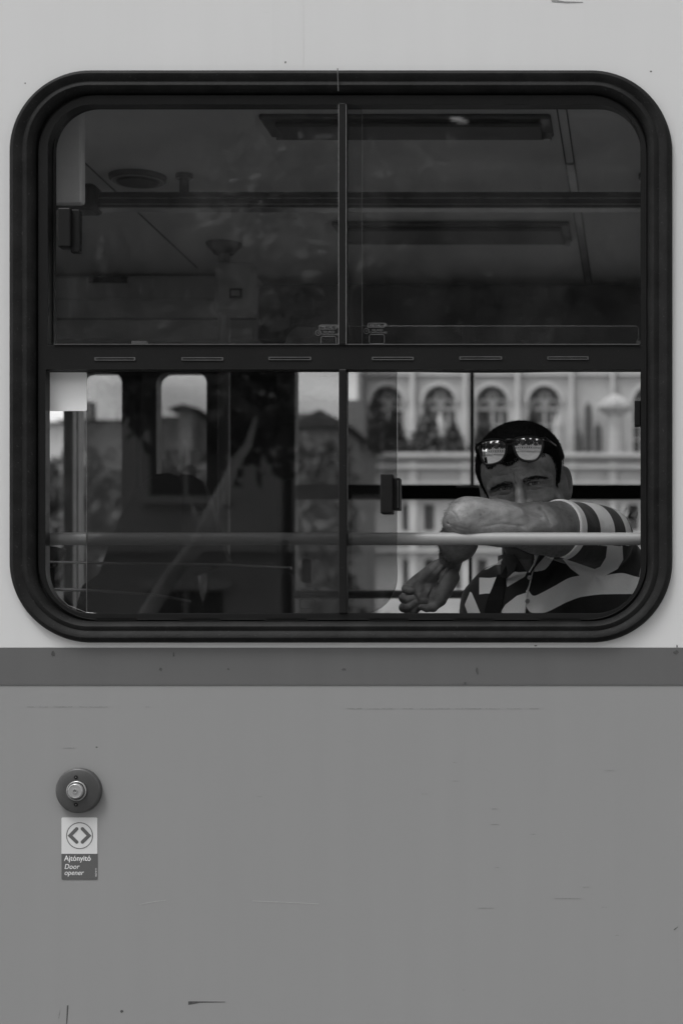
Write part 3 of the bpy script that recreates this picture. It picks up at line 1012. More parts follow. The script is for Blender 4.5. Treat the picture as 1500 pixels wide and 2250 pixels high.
def crease(x, y, lines, scale=1.0):
    """depth of narrow folds that run along polylines, seen face on"""
    out = np.zeros(len(x), dtype=np.float32)
    for pts, dep, wid in lines:
        best = np.full(len(x), 1e9, dtype=np.float32)
        for (ax_, ay_), (bx_, by_) in zip(pts[:-1], pts[1:]):
            ux, uy = bx_ - ax_, by_ - ay_
            t = np.clip(((x - ax_) * ux + (y - ay_) * uy) / (ux * ux + uy * uy), 0, 1)
            best = np.minimum(best, (x - ax_ - t * ux) ** 2 + (y - ay_ - t * uy) ** 2)
        out += dep * np.exp(-best / (wid * wid))
    return out


def mesh_sdf(f, lo, hi, h, B=8, slack=1.5):
    lo = np.array(lo, dtype=np.float64); hi = np.array(hi, dtype=np.float64)
    nb = np.ceil((hi - lo) / (h * B)).astype(int)
    g = np.stack(np.meshgrid(*[np.arange(n) for n in nb], indexing='ij'), -1).reshape(-1, 3)
    cen = (lo + (g + 0.5) * B * h).astype(np.float32)
    d = f(cen)
    act = g[np.abs(d) < B * h * 0.87 * slack]
    L = B + 1
    loc = np.stack(np.meshgrid(*[np.arange(L)] * 3, indexing='ij'), -1).reshape(-1, 3)
    big = nb * B + 2
    ids_all, pos_all, edges = [], [], []
    for s in range(0, len(act), 1500):
        A = act[s:s + 1500]
        ij = A[:, None, :] * B + loc[None]
        pts = (lo + ij.reshape(-1, 3) * h).astype(np.float32)
        D = f(pts).reshape(len(A), L, L, L)
        S = D < 0
        C = np.zeros((len(A), B, B, B), dtype=np.int32)
        for dx in (0, 1):
            for dy in (0, 1):
                for dz in (0, 1):
                    C += S[:, dx:dx + B, dy:dy + B, dz:dz + B]
        n_, i_, j_, k_ = np.nonzero((C > 0) & (C < 8))
        acc = np.zeros((len(n_), 3)); cnt = np.zeros(len(n_))
        for ax in range(3):
            oth = [a for a in range(3) if a != ax]
            for u in (0, 1):
                for w in (0, 1):
                    o0 = [0, 0, 0]; o0[oth[0]] = u; o0[oth[1]] = w
                    o1 = list(o0); o1[ax] = 1
                    a = D[n_, i_ + o0[0], j_ + o0[1], k_ + o0[2]]; b = D[n_, i_ + o1[0], j_ + o1[1], k_ + o1[2]]
                    m = (a < 0) != (b < 0)
                    t = np.where(m, a / np.where(m, a - b, 1), 0)
                    pt = np.zeros((len(n_), 3)) + o0
                    pt[:, ax] += t
                    acc += pt * m[:, None]; cnt += m
        cell = A[n_] * B + np.stack([i_, j_, k_], -1)
        pos_all.append(lo + (cell + acc / cnt[:, None]) * h)
        ids_all.append((cell[:, 0] * big[1] + cell[:, 1]) * big[2] + cell[:, 2])
        for ax in range(3):
            sl0 = [slice(0, B)] * 3; sl1 = [slice(0, B)] * 3; sl1[ax] = slice(1, B + 1)
            s0 = S[(slice(None), *sl0)]; s1 = S[(slice(None), *sl1)]
            e = np.nonzero(s0 != s1)
            fl = s0[e]
            cellE = A[e[0]] * B + np.stack(e[1:], -1)
            edges.append((ax, cellE, fl))
    ids = np.concatenate(ids_all); pos = np.concatenate(pos_all)
    o = np.argsort(ids); ids = ids[o]; pos = pos[o]
    F = []
    for ax, ce, fl in edges:
        oth = [a for a in range(3) if a != ax]
        quad = []
        for (u, w) in ((0, 0), (1, 0), (1, 1), (0, 1)):
            c2 = ce.copy(); c2[:, oth[0]] -= u; c2[:, oth[1]] -= w
            cid = (c2[:, 0] * big[1] + c2[:, 1]) * big[2] + c2[:, 2]
            ix = np.searchsorted(ids, cid); ix = np.minimum(ix, len(ids) - 1)
            ok = ids[ix] == cid
            quad.append(np.where(ok, ix, -1))
        q = np.stack(quad, -1)
        good = (q >= 0).all(1)
        q = q[good]; fl = fl[good]
        flip = fl if ax != 1 else ~fl
        q[flip] = q[flip][:, ::-1]
        F.append(q)
    return pos.astype(np.float32), np.concatenate(F)[:, ::-1]


def np_mesh(name, v, f, mat, parent=None, attrs=None, relax=0):
    if relax:
        e = np.concatenate([f[:, [0, 1]], f[:, [1, 2]], f[:, [2, 3]], f[:, [3, 0]]])
        for _ in range(relax):
            acc = np.zeros_like(v, dtype=np.float64); cnt = np.zeros(len(v))
            np.add.at(acc, e[:, 0], v[e[:, 1]]); np.add.at(cnt, e[:, 0], 1)
            np.add.at(acc, e[:, 1], v[e[:, 0]]); np.add.at(cnt, e[:, 1], 1)
            v = (0.5 * v + 0.5 * acc / np.maximum(cnt, 1)[:, None]).astype(np.float32)
    me = bpy.data.meshes.new(name)
    n = f.shape[1]
    me.vertices.add(len(v)); me.vertices.foreach_set('co', v.astype(np.float32).ravel())
    me.loops.add(f.size); me.loops.foreach_set('vertex_index', f.astype(np.int32).ravel())
    me.polygons.add(len(f)); me.polygons.foreach_set('loop_start', np.arange(0, f.size, n, dtype=np.int32))
    me.polygons.foreach_set('use_smooth', np.ones(len(f), dtype=bool))
    me.update(calc_edges=True); me.validate()
    for k, a in (attrs or {}).items():
        at = me.attributes.new(k, 'FLOAT', 'POINT'); at.data.foreach_set('value', a.astype(np.float32))
    me.materials.append(M[mat] if isinstance(mat, str) else mat)
    o = bpy.data.objects.new(name, me)
    link(o, parent)
    return o


# ---- head frame: millimetres, x to the picture's right, y up, z out of the face
HC = PN(1139, 1067, 0.238)
HR = Matrix(((1, 0, 0), (0, 0, -1), (0, 1, 0))) @ Matrix.Rotation(R_(9), 3, 'Z') @ Matrix.Rotation(R_(-5), 3, 'Y') @ Matrix.Rotation(R_(9), 3, 'X')
HRn = np.array(HR, dtype=np.float32)


def to_head(p): return ((p - HC) @ HRn) * 1000.0


def from_head(q): return (V3(q) / 1000.0) @ HRn.T + HC


EYE_X, EYE_Y, EYE_Z, EYE_R = 29.5, -1.0, -13.5, 12.2


def head_sdf(p):
    q = to_head(p)
    ax = q.copy(); ax[:, 0] = np.abs(q[:, 0])      # mirrored half
    d = ell(q, V3((-2, 36, -92)), V3((83, 81, 97)))
    d = smin(d, ell(q, V3((-2, 28, -62)), V3((72, 62, 68))), 22)           # forehead
    d = smin(d, ell(q, V3((-1, -34, -66)), V3((67, 66, 66))), 26)          # face
    d = smin(d, ell(q, V3((0, -92, -52)), V3((38, 30, 42))), 30)          # chin
    d = smin(d, ell(ax, V3((46, -30, -24)), V3((21, 17, 19))), 18)        # cheek bones
    d = smin(d, ell(ax, V3((56, -62, -62)), V3((18, 34, 34))), 22)        # jaw corners
    # brow ridge
    d = smin(d, rc(ax, V3((10, 11, 2.5)), V3((40, 13, -6)), 7.6, 7.0), 10)
    d = smin(d, rc(ax, V3((40, 13, -6)), V3((57, 1, -23)), 7.0, 6), 10)
    # eye sockets
    d = smax(d, -ell(ax, V3((29, -4, 6)), V3((20, 11, 17))), 6)
    d = smax(d, -ell(ax, V3((14.5, -2, 9)), V3((6, 9, 9))), 7)
    # nose
    nose = rc(q, V3((0, 6, -2)), V3((0, -18, 10)), 7.8, 8.6)
    nose = smin(nose, rc(q, V3((0, -18, 10)), V3((0, -37, 18)), 8.6, 12.0), 7)
    nose = smin(nose, ell(ax, V3((14, -39, 8)), V3((9, 9, 11))), 6)
    d = smin(d, nose, 8)
    # eyelids round the eyeballs, opened by a slit
    E = V3((EYE_X, EYE_Y, EYE_Z))
    lid = np.linalg.norm(ax - E, axis=1) - (EYE_R + 2.4)
    d = smin(d, lid, 4)
    # hooded fold above the eye, bag below
    d = smin(d, rc(ax, V3((17, 6.5, -1)), V3((46, 4.5, -8)), 4.6, 4.2), 4.5)
    d = smin(d, rc(ax, V3((19, -10, -5.5)), V3((42, -9, -9)), 3.0, 3.0), 6)
    xx = (ax[:, 0] - EYE_X) / 13.0
    yy = q[:, 1] - (-0.8 - 0.5 * xx)
    slit = np.abs(yy) - 3.3 * np.clip(1 - xx * xx, -1, 1)
    slit = np.maximum(slit, np.linalg.norm(ax - E, axis=1) - (EYE_R + 9))
    slit = np.maximum(slit, -(q[:, 2] - EYE_Z))
    d = smax(d, -slit, 1.2)
    # frown creases, forehead furrows, crow's feet, folds under the eyes
    m_ = (np.abs(d) < 12) & (q[:, 2] > -45)
    if m_.any():
        L_ = [(((-5, 5), (-6, 14), (-5, 23)), 2.0, 1.7), (((6, 8), (7, 18)), 1.1, 1.5),
              (((-30, 32), (-10, 35), (10, 36), (26, 33)), 1.0, 1.5), (((-20, 41), (0, 43.5), (20, 43)), 0.8, 1.4), (((-12, 27), (6, 28.5), (22, 27)), 0.8, 1.3),
              (((-34, 24), (-20, 25)), 0.6, 1.3)]
        for s_ in (-1, 1):
            L_ += [(((s_ * 44, 0), (s_ * 60, 5)), 0.9, 1.2), (((s_ * 44, -4), (s_ * 61, -5)), 1.0, 1.2), (((s_ * 42, -8), (s_ * 58, -14)), 0.9, 1.2),
                   (((s_ * 14, -9), (s_ * 26, -13.5), (s_ * 41, -12)), 1.1, 1.5), (((s_ * 18, -16), (s_ * 30, -20), (s_ * 44, -18)), 0.7, 1.5),
                   (((s_ * 36, -24), (s_ * 46, -32)), 0.6, 1.5), (((s_ * 15, 7), (s_ * 30, 8.5), (s_ * 44, 5)), 0.9, 1.4)]
        d[m_] += crease(q[m_, 0], q[m_, 1], L_)
    # smile fold beside the nose
    d = smax(d, -rc(ax, V3((19, -34, 10)), V3((33, -52, 3)), 2.2, 1.5), 4)
    # mouth
    d = smin(d, ell(q, V3((0, -66, 3)), V3((22, 7, 9))), 6)
    d = smax(d, -ell(q, V3((0, -65, 13)), V3((24, 1.2, 6))), 2)
    # ears: leaf-shaped shell with a raised rim and a bowl
    ca, sa = math.cos(R_(32)), math.sin(R_(32))
    ec = ax - V3((79, -13, -88))
    er = np.stack([ec[:, 0] * ca + ec[:, 2] * sa, ec[:, 1] + 0.0 * ec[:, 0], -ec[:, 0] * sa + ec[:, 2] * ca], -1).astype(np.float32)
    # er: x = out of the ear's face, z = from the head (front) to the free edge (back, negative)
    wy = er[:, 1] / 29.5
    wz = (er[:, 2] + 3) / (15 + 4 * np.clip(wy, -1, 1))
    rad = np.sqrt(wy ** 2 + wz ** 2)
    ear = np.maximum((rad - 1.0) * 14, np.abs(er[:, 0]) - 2.6)
    rim = np.sqrt((er[:, 0] - 2.5) ** 2 + ((rad - 0.88) * 18) ** 2) - 3.0
    inner = np.sqrt((er[:, 0] - 2.0) ** 2 + ((np.sqrt(((er[:, 1] + 2) / 18) ** 2 + ((er[:, 2] + 1) / 10) ** 2) - 0.95) * 11) ** 2) - 2.2
    inner = np.maximum(inner, -er[:, 1] - 12)
    ear = smin(ear, rim, 3)
    ear = smin(ear, inner, 3)
    ear = smin(ear, ell(er, V3((0.5, -27, 3)), V3((4.5, 9, 8))), 4)
    ear = smin(ear, ell(ax, V3((70, -13, -78)), V3((14, 24, 16))), 8)
    d = smin(d, ear, 5)
    return d / 1000.0


# ---- arm: shoulder at the picture's right, elbow on the rail at the left, forearm hanging back and down
ELB = PN(1022, 1139, 0.096)
SH = PN(1316, 1184, 0.328)
WR = PN(991, 1221, 0.238)
M1 = PN(1090, 1146, 0.118)
M2 = PN(1185, 1161, 0.165)
M3 = PN(1224, 1163, 0.207)


def HP(cx_, cy_, y): return PN(860 + cx_ / 6.25, 1180 + cy_ / 6.25, y)


def arm_sdf(p):
    d = rc(p, ELB, M1, 0.0315, 0.0385)
    d = smin(d, rc(p, M1, M2, 0.0370, 0.0455), 0.02)
    d = smin(d, rc(p, M2, M3, 0.0455, 0.0490), 0.02)
    d = smin(d, rc(p, M3, SH, 0.0490, 0.052), 0.02)
    # point of the elbow and the bump beside it
    d = smin(d, ell(p, PN(1003, 1149, 0.092), V3((0.0255, 0.026, 0.0215))), 0.014)
    d = smin(d, ell(p, PN(1036, 1116, 0.090), V3((0.032, 0.022, 0.0195))), 0.016)
    d = smin(d, rc(p, PN(1030, 1153, 0.080), PN(1140, 1163, 0.104), 0.0215, 0.0220), 0.028)
    d = smax(d, -rc(p, PN(1092, 1103, 0.070), PN(1185, 1137, 0.114), 0.0030, 0.0020), 0.012)
    d = smin(d, ell(p, PN(1000, 1130, 0.074), V3((0.011, 0.010, 0.010))), 0.012)
    d = smax(d, -rc(p, PN(984, 1150, 0.070), PN(1000, 1163, 0.064), 0.0016, 0.0010), 0.004)
    # muscle shapes: hollow between the two, long lower bulge
    d = smin(d, ell(p, PN(1110, 1165, 0.118), V3((0.070, 0.030, 0.024))), 0.02)
    d = smin(d, rc(p, PN(1060, 1122, 0.082), PN(1130, 1130, 0.090), 0.016, 0.014), 0.02)
    # forearm
    FM = PN(1006, 1190, 0.165)
    d = smin(d, rc(p, ELB, FM, 0.030, 0.0335), 0.02)
    d = smin(d, rc(p, FM, WR, 0.0325, 0.0245), 0.02)
    return d


def hand_sdf(p):
    w0 = PN(986, 1246, 0.262)
    k = 0.011
    # palm: four metacarpals from wrist to knuckles
    kn = [HP(215, 690, 0.262), HP(225, 800, 0.268), HP(250, 900, 0.274), HP(320, 985, 0.280)]
    ws = [HP(620, 430, 0.250), HP(660, 450, 0.254), HP(700, 470, 0.258), HP(740, 490, 0.262)]
    d = rc(p, WR + V3((0, 0.02, 0)), w0, 0.0215, 0.0215)
    for a, b in zip(ws, kn):
        d = smin(d, rc(p, a, b, 0.0155, 0.0098), k)
    d = smin(d, ell(p, HP(470, 690, 0.258), V3((0.026, 0.013, 0.024))), k)
    d = smin(d, ell(p, HP(450, 810, 0.247), V3((0.028, 0.015, 0.027))), k)
    # heel of the little finger side
    d = smin(d, rc(p, HP(560, 480, 0.244), HP(300, 660, 0.250), 0.0130, 0.0105), 0.009)
    # thenar
    d = smin(d, rc(p, HP(820, 560, 0.246), HP(660, 860, 0.238), 0.0160, 0.0125), 0.010)
    # hollow of the palm
    d = smax(d, -rc(p, HP(470, 640, 0.234), HP(430, 820, 0.232), 0.0035, 0.0025), 0.008)
    # crease that rounds the thumb ball
    d = smax(d, -rc(p, HP(560, 730, 0.232), HP(505, 830, 0.234), 0.0022, 0.0018), 0.003)
    d = smax(d, -rc(p, HP(505, 830, 0.234), HP(540, 900, 0.232), 0.0018, 0.0012), 0.003)
    # tendons under the wrist skin
    d = smin(d, rc(p, HP(700, 400, 0.233), HP(560, 590, 0.238), 0.0026, 0.0020), 0.005)
    d = smin(d, rc(p, HP(760, 430, 0.234), HP(640, 620, 0.238), 0.0022, 0.0016), 0.005)
    # thumb
    th = [HP(660, 860, 0.240), HP(570, 965, 0.232), HP(480, 978, 0.226), HP(405, 962, 0.222)]
    t = rc(p, th[0], th[1], 0.0120, 0.0088)
    t = smin(t, rc(p, th[1], th[2], 0.0086, 0.0074), 0.003)
    t = smin(t, rc(p, th[2], th[3], 0.0074, 0.0058), 0.002)
    d = smin(d, t, 0.005)
    # four curled fingers: knuckle -> middle joint (towards us, left) -> end joint -> tip
    fg = [
        [(215, 690, .258), (195, 712, .240), (232, 738, .229), (282, 736, .230), .0078, .0066, .0060],
        [(225, 800, .262), (165, 838, .240), (215, 858, .226), (290, 842, .227), .0090, .0080, .0070],
        [(250, 900, .268), (168, 968, .242), (235, 960, .226), (325, 895, .227), .0092, .0080, .0070],
        [(320, 985, .272), (245, 1060, .246), (290, 1020, .232), (352, 965, .231), .0090, .0078, .0066],
    ]
    for a, b, c, e, r1, r2, r3 in fg:
        A, B_, C_, E_ = HP(*a), HP(*b), HP(*c), HP(*e)
        s = rc(p, A, B_, r1 + 0.0008, r1)
        s = smin(s, rc(p, B_, C_, r1, r2), 0.003)
        s = smin(s, rc(p, C_, E_, r2, r3), 0.0015)
        d = smin(d, s, 0.0012)
    return d


# ---- torso
RS = PN(1092, 1328, 0.47)      # his right shoulder (picture left)
LS = PN(1330, 1200, 0.36)      # his left shoulder, raised
CH = PN(1225, 1420, 0.455)     # chest
AB = PN(1215, 1640, 0.500)
NK = PN(1168, 1215, 0.400)


def torso_sdf(p, g=0.0):
    d = ell(p, CH, V3((0.165, 0.115, 0.185)))
    d = smin(d, ell(p, AB, V3((0.155, 0.120, 0.220))), 0.06)
    d = smin(d, rc(p, RS, PN(1180, 1262, 0.455), 0.060, 0.050), 0.05)
    d = smin(d, rc(p, LS + V3((0.005, 0.03, -0.03)), PN(1220, 1275, 0.44), 0.058, 0.060), 0.04)
    d = smin(d, ell(p, PN(1330, 1330, 0.40), V3((0.095, 0.090, 0.085))), 0.05)
    d = smin(d, rc(p, RS, PN(1030, 1560, 0.44), 0.056, 0.048), 0.03)       # his right upper arm, hanging
    return d - g


def _xz(cx_, cy_, y): v = HP(cx_, cy_, y); return (v[0], v[2])


def _px(px_, py_, y): v = PN(px_, py_, y); return (v[0], v[2])


HAND_L = [([_xz(570, 690, .24), _xz(535, 760, .24), _xz(500, 830, .24), _xz(510, 890, .24)], 0.0016, 0.0014),
          ([_xz(600, 680, .24), _xz(560, 780, .24), _xz(550, 840, .24)], 0.0009, 0.0012),
          ([_xz(720, 430, .24), _xz(640, 520, .24), _xz(560, 600, .24)], 0.0009, 0.0014),
          ([_xz(640, 420, .24), _xz(560, 500, .24), _xz(480, 590, .24)], 0.0008, 0.0014),
          ([_xz(790, 440, .24), _xz(770, 520, .24)], 0.0009, 0.0012),
          ([_xz(330, 640, .24), _xz(310, 700, .24), _xz(330, 800, .24), _xz(380, 880, .24)], 0.0011, 0.0014),
          ([_xz(500, 700, .24), _xz(420, 760, .24), _xz(350, 770, .24)], 0.0008, 0.0012),
          ([_xz(520, 960, .24), _xz(500, 1005, .24)], 0.0008, 0.0010)]
ARM_L = [([_px(982, 1150, .08), _px(1003, 1160, .08), _px(1030, 1166, .08)], 0.0005, 0.0018),
         ([_px(1060, 1160, .08), _px(1100, 1152, .08), _px(1150, 1158, .1)], 0.0008, 0.0022),
         ([_px(1110, 1104, .08), _px(1150, 1116, .1), _px(1188, 1138, .12)], 0.0014, 0.0026),
         ([_px(1185, 1112, .12), _px(1202, 1135, .13), _px(1210, 1156, .14)], 0.0009, 0.0022),
         ([_px(1205, 1118, .12), _px(1235, 1150, .13)], 0.0007, 0.0022),
         ([_px(992, 1124, .08), _px(1004, 1134, .08), _px(1008, 1146, .08)], 0.0008, 0.0014)]


def body_sdf(p):
    d = np.full(len(p), 10.0, dtype=np.float32)
    # evaluated only where each part can matter
    def near(c, r): return np.linalg.norm(p - c, axis=1) < r
    out = torso_sdf(p, -0.008)
    neck = rc(p, NK + V3((0.0, 0.03, -0.05)), from_head((2, -50, -85)), 0.062, 0.056)
    out = smin(out, neck, 0.03)
    m = near(HC + V3((0, 0.09, 0)), 0.26)
    if m.any():
        out[m] = smin(out[m], head_sdf(p[m]), 0.012)
    m = near((ELB + SH) / 2, 0.36)
    if m.any():
        out[m] = smin(out[m], arm_sdf(p[m]), 0.006)
    m = near(PN(940, 1290, 0.25), 0.15)
    if m.any():
        out[m] = smin(out[m], hand_sdf(p[m]), 0.003)
    m = (np.abs(out) < 0.012) & (p[:, 1] < 0.262) & near(PN(930, 1290, 0.25), 0.11)
    if m.any(): out[m] += crease(p[m, 0], p[m, 2], HAND_L)
    m = (np.abs(out) < 0.012) & (p[:, 1] < 0.16) & near((ELB + M2) / 2, 0.20) & (p[:, 2] > P(0, 1180, .1).z)
    if m.any(): out[m] += crease(p[m, 0], p[m, 2], ARM_L) + 0.0003 * np.sin(p[m, 0] * 210 + 3 * np.sin(p[m, 2] * 90)) * np.sin(p[m, 2] * 170)
    return np.maximum(out, 1.36 - p[:, 2])


person = empty('person', tuple(PN(1215, 1700, 0.5)))
tag(person, 'short-haired person in striped polo shirt resting face on bare arm at the window', 'person')
person_inv = person.location.copy()


def to_person(o):
    o.parent = person
    o.matrix_parent_inverse = Matrix.Translation(-person_inv)
    return o


# skin
m, t, b = new_mat('skin')
b.inputs['Roughness'].default_value = 0.48
b.inputs['Specular IOR Level'].default_value = 0.45
b.inputs['Subsurface Weight'].default_value = 0.15
b.inputs['Subsurface Radius'].default_value = (0.006, 0.006, 0.006)
b.inputs['Subsurface Scale'].default_value = 1.0
tcn = N(t, 'TexCoord')
n1 = N(t, 'TexNoise'); n1.inputs['Scale'].default_value = 28; n1.inputs['Detail'].default_value = 8; n1.inputs['Roughness'].default_value = 0.65
t.links.new(tcn.outputs['Object'], n1.inputs['Vector'])
mr = N(t, 'MapRange'); mr.inputs['From Min'].default_value = 0.3; mr.inputs['From Max'].default_value = 0.7
mr.inputs['To Min'].default_value = 0.125; mr.inputs['To Max'].default_value = 0.265
t.links.new(n1.outputs['Fac'], mr.inputs['Value'])
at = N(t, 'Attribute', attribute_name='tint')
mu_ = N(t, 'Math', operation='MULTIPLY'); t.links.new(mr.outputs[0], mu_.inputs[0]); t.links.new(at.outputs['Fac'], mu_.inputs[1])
# freckles and small scars
n2 = N(t, 'TexNoise'); n2.inputs['Scale'].default_value = 190; n2.inputs['Detail'].default_value = 1
t.links.new(tcn.outputs['Object'], n2.inputs['Vector'])
m2 = N(t, 'MapRange'); m2.inputs['From Min'].default_value = 0.68; m2.inputs['From Max'].default_value = 0.78; m2.inputs['To Min'].default_value = 1; m2.inputs['To Max'].default_value = 0.72
t.links.new(n2.outputs['Fac'], m2.inputs['Value'])
mu2 = N(t, 'Math', operation='MULTIPLY'); t.links.new(mu_.outputs[0], mu2.inputs[0]); t.links.new(m2.outputs[0], mu2.inputs[1])
t.links.new(mu2.outputs[0], b.inputs['Base Color'])
n3 = N(t, 'TexNoise'); n3.inputs['Scale'].default_value = 420; n3.inputs['Detail'].default_value = 5
t.links.new(tcn.outputs['Object'], n3.inputs['Vector'])
n4 = N(t, 'TexNoise'); n4.inputs['Scale'].default_value = 70; n4.inputs['Detail'].default_value = 6
t.links.new(tcn.outputs['Object'], n4.inputs['Vector'])
ad = N(t, 'Math', operation='MULTIPLY_ADD'); t.links.new(n4.outputs['Fac'], ad.inputs[0]); ad.inputs[1].default_value = 0.6; t.links.new(n3.outputs['Fac'], ad.inputs[2])
bp = N(t, 'Bump'); bp.inputs['Strength'].default_value = 0.35; bp.inputs['Distance'].default_value = 0.0010
t.links.new(ad.outputs[0], bp.inputs['Height']); t.links.new(bp.outputs[0], b.inputs['Normal'])
M['skin'] = m
M['hair'] = simple('dark_hair', 0.006, 0.85, var=0.4, scale=200, spec=0.08)
M['brow'] = simple('brow_hair', 0.030, 0.8, var=0.4, scale=300, spec=0.1)

bv, bf = mesh_sdf(body_sdf, (-0.52, 0.03, 1.36), (0.09, 0.66, 2.16), 0.00135)


def stubble_shade_tint(v):
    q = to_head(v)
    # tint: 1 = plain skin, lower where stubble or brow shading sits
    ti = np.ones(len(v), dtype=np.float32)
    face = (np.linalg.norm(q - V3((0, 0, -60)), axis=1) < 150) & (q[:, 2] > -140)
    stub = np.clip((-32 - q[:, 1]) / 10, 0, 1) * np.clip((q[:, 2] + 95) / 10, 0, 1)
    ti += 0.20 * face * (q[:, 1] > -60)  # face painted lighter to offset the shade inside the tram
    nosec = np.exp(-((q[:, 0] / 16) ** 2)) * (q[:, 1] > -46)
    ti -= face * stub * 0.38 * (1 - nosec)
    # shade of the eye sockets painted into the skin tone
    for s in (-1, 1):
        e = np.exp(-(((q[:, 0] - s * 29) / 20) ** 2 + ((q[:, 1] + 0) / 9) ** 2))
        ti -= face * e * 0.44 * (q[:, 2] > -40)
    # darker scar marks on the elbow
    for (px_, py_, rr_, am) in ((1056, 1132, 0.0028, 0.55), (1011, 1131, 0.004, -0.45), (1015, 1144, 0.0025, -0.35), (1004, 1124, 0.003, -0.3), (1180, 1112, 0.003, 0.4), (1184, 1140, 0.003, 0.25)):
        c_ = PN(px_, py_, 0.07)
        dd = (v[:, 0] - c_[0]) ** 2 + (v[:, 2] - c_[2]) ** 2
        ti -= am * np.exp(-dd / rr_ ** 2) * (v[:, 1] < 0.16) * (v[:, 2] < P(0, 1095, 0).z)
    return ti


body = np_mesh('body', bv, bf, 'skin', None, {'tint': stubble_shade_tint(bv)})
to_person(body)

# ---- eyes
m, t, b = new_mat('eyeball')
b.inputs['Roughness'].default_value = 0.08; b.inputs['Coat Weight'].default_value = 1.0; b.inputs['Coat Roughness'].default_value = 0.02
tcn = N(t, 'TexCoord')
sx = N(t, 'SeparateXYZ'); t.links.new(tcn.outputs['Object'], sx.inputs[0])
ln = N(t, 'VectorMath', operation='LENGTH')
cm = N(t, 'CombineXYZ'); t.links.new(sx.outputs['X'], cm.inputs['X']); t.links.new(sx.outputs['Z'], cm.inputs['Z'])
t.links.new(cm.outputs[0], ln.inputs[0])
cr_ = N(t, 'ValToRGB'); cr_.color_ramp.interpolation = 'LINEAR'
el = cr_.color_ramp.elements
el[0].position = 0.0; el[0].color = (0.004,) * 3 + (1,)
el[1].position = 0.26; el[1].color = (0.004,) * 3 + (1,)
for ps, c_ in ((0.30, 0.10), (0.52, 0.16), (0.60, 0.03), (0.66, 0.55), (1.0, 0.50)):
    e_ = el.new(ps); e_.color = (c_, c_, c_, 1)
ml = N(t, 'Math', operation='MULTIPLY'); ml.inputs[1].default_value = 100.0
t.links.new(ln.outputs['Value'], ml.inputs[0]); t.links.new(ml.outputs[0], cr_.inputs[0]); t.links.new(cr_.outputs[0], b.inputs['Base Color'])
M['eyeball'] = m
for s in (-1, 1):
    bm = bmesh.new(); bmesh.ops.create_uvsphere(bm, u_segments=32, v_segments=20, radius=EYE_R / 1000)
    for v_ in bm.verts:      # slight corneal bulge at the front (-y)
        d2 = math.hypot(v_.co.x, v_.co.z)
        if v_.co.y < 0 and d2 < 0.006: v_.co.y -= 0.0012 * (1 - (d2 / 0.006) ** 2)
    me = bpy.data.meshes.new('eye'); bm.to_mesh(me); bm.free()
    for p_ in me.polygons: p_.use_smooth = True
    me.materials.append(M['eyeball'])
    o = bpy.data.objects.new('eye', me); link(o)
    c_ = from_head((s * EYE_X, EYE_Y, EYE_Z)); o.location = tuple(c_)
    look = (Vector((0.02, -CAMD, CZ)) - Vector(c_)).normalized()
    o.rotation_euler = look.to_track_quat('-Y', 'Z').to_euler()
    to_person(o)

# ---- short hair: a cap that follows the skull plus bristles for the outline
def hair_region(q):
    """negative where hair grows (mm)"""
    ax_ = np.abs(q[:, 0])
    top = 50 - 0.004 * (ax_ - 8) ** 2 * 0 - q[:, 1] + 3.5 * np.sin(q[:, 0] * 0.16)
    side = np.maximum(q[:, 2] + 46 - 0.35 * np.clip(q[:, 1] - 10, 0, 60), -12 - q[:, 1] - 0.0 * ax_)
    side = np.maximum(side, -(ax_ - 40))
    d = smin(top, side, 10)
    d = np.maximum(d, -62 - q[:, 1])
    ear = np.sqrt(((q[:, 1] + 2) / 36) ** 2 + ((q[:, 2] + 92) / 24) ** 2)
    d = np.maximum(d, np.where((ax_ > 60) & (q[:, 1] < 34), (1 - ear) * 20, -50))
    return d


def skull_only(q):
    d = ell(q, V3((-2, 36, -92)), V3((83, 81, 97)))
    d = smin(d, ell(q, V3((-2, 28, -62)), V3((72, 62, 68))), 22)
    d = smin(d, ell(q, V3((-1, -34, -66)), V3((67, 66, 66))), 26)
    return d


def hair_sdf(p):
    q = to_head(p)
    reg = hair_region(q)
    thick = 4.0 * np.clip(-reg / 16, 0.0, 1) + 0.2 + 1.0 * (q[:, 1] > 60)
    d = skull_only(q) - thick
    return smax(d, reg, 1.5) / 1000.0


c0 = HC + V3((0.01, 0.08, 0.04))
hv_, hf_ = mesh_sdf(hair_sdf, c0 - 0.15, c0 + 0.15, 0.0022)
hair = np_mesh('hair', hv_, hf_, 'hair'); to_person(hair)


def normals_of(f_, p, e=0.0006):
    g = np.stack([f_(p + V3((e, 0, 0))) - f_(p - V3((e, 0, 0))), f_(p + V3((0, e, 0))) - f_(p - V3((0, e, 0))), f_(p + V3((0, 0, e))) - f_(p - V3((0, 0, e)))], -1)
    return g / np.maximum(np.linalg.norm(g, axis=1), 1e-9)[:, None]


def bristles(name, roots, dirs, length, width, mat, parent_fn):
    n = len(roots)
    side = np.cross(dirs, V3((0.03, 1, 0.02))); side /= np.maximum(np.linalg.norm(side, axis=1), 1e-6)[:, None]
    L = length if np.ndim(length) else np.full(n, length)
    v = np.empty((n * 3, 3), dtype=np.float32)
    v[0::3] = roots - side * width; v[1::3] = roots + side * width; v[2::3] = roots + dirs * L[:, None]
    f = np.arange(n * 3, dtype=np.int32).reshape(n, 3)
    o_ = np_mesh(name, v, f, mat)
    parent_fn(o_)
    return o_


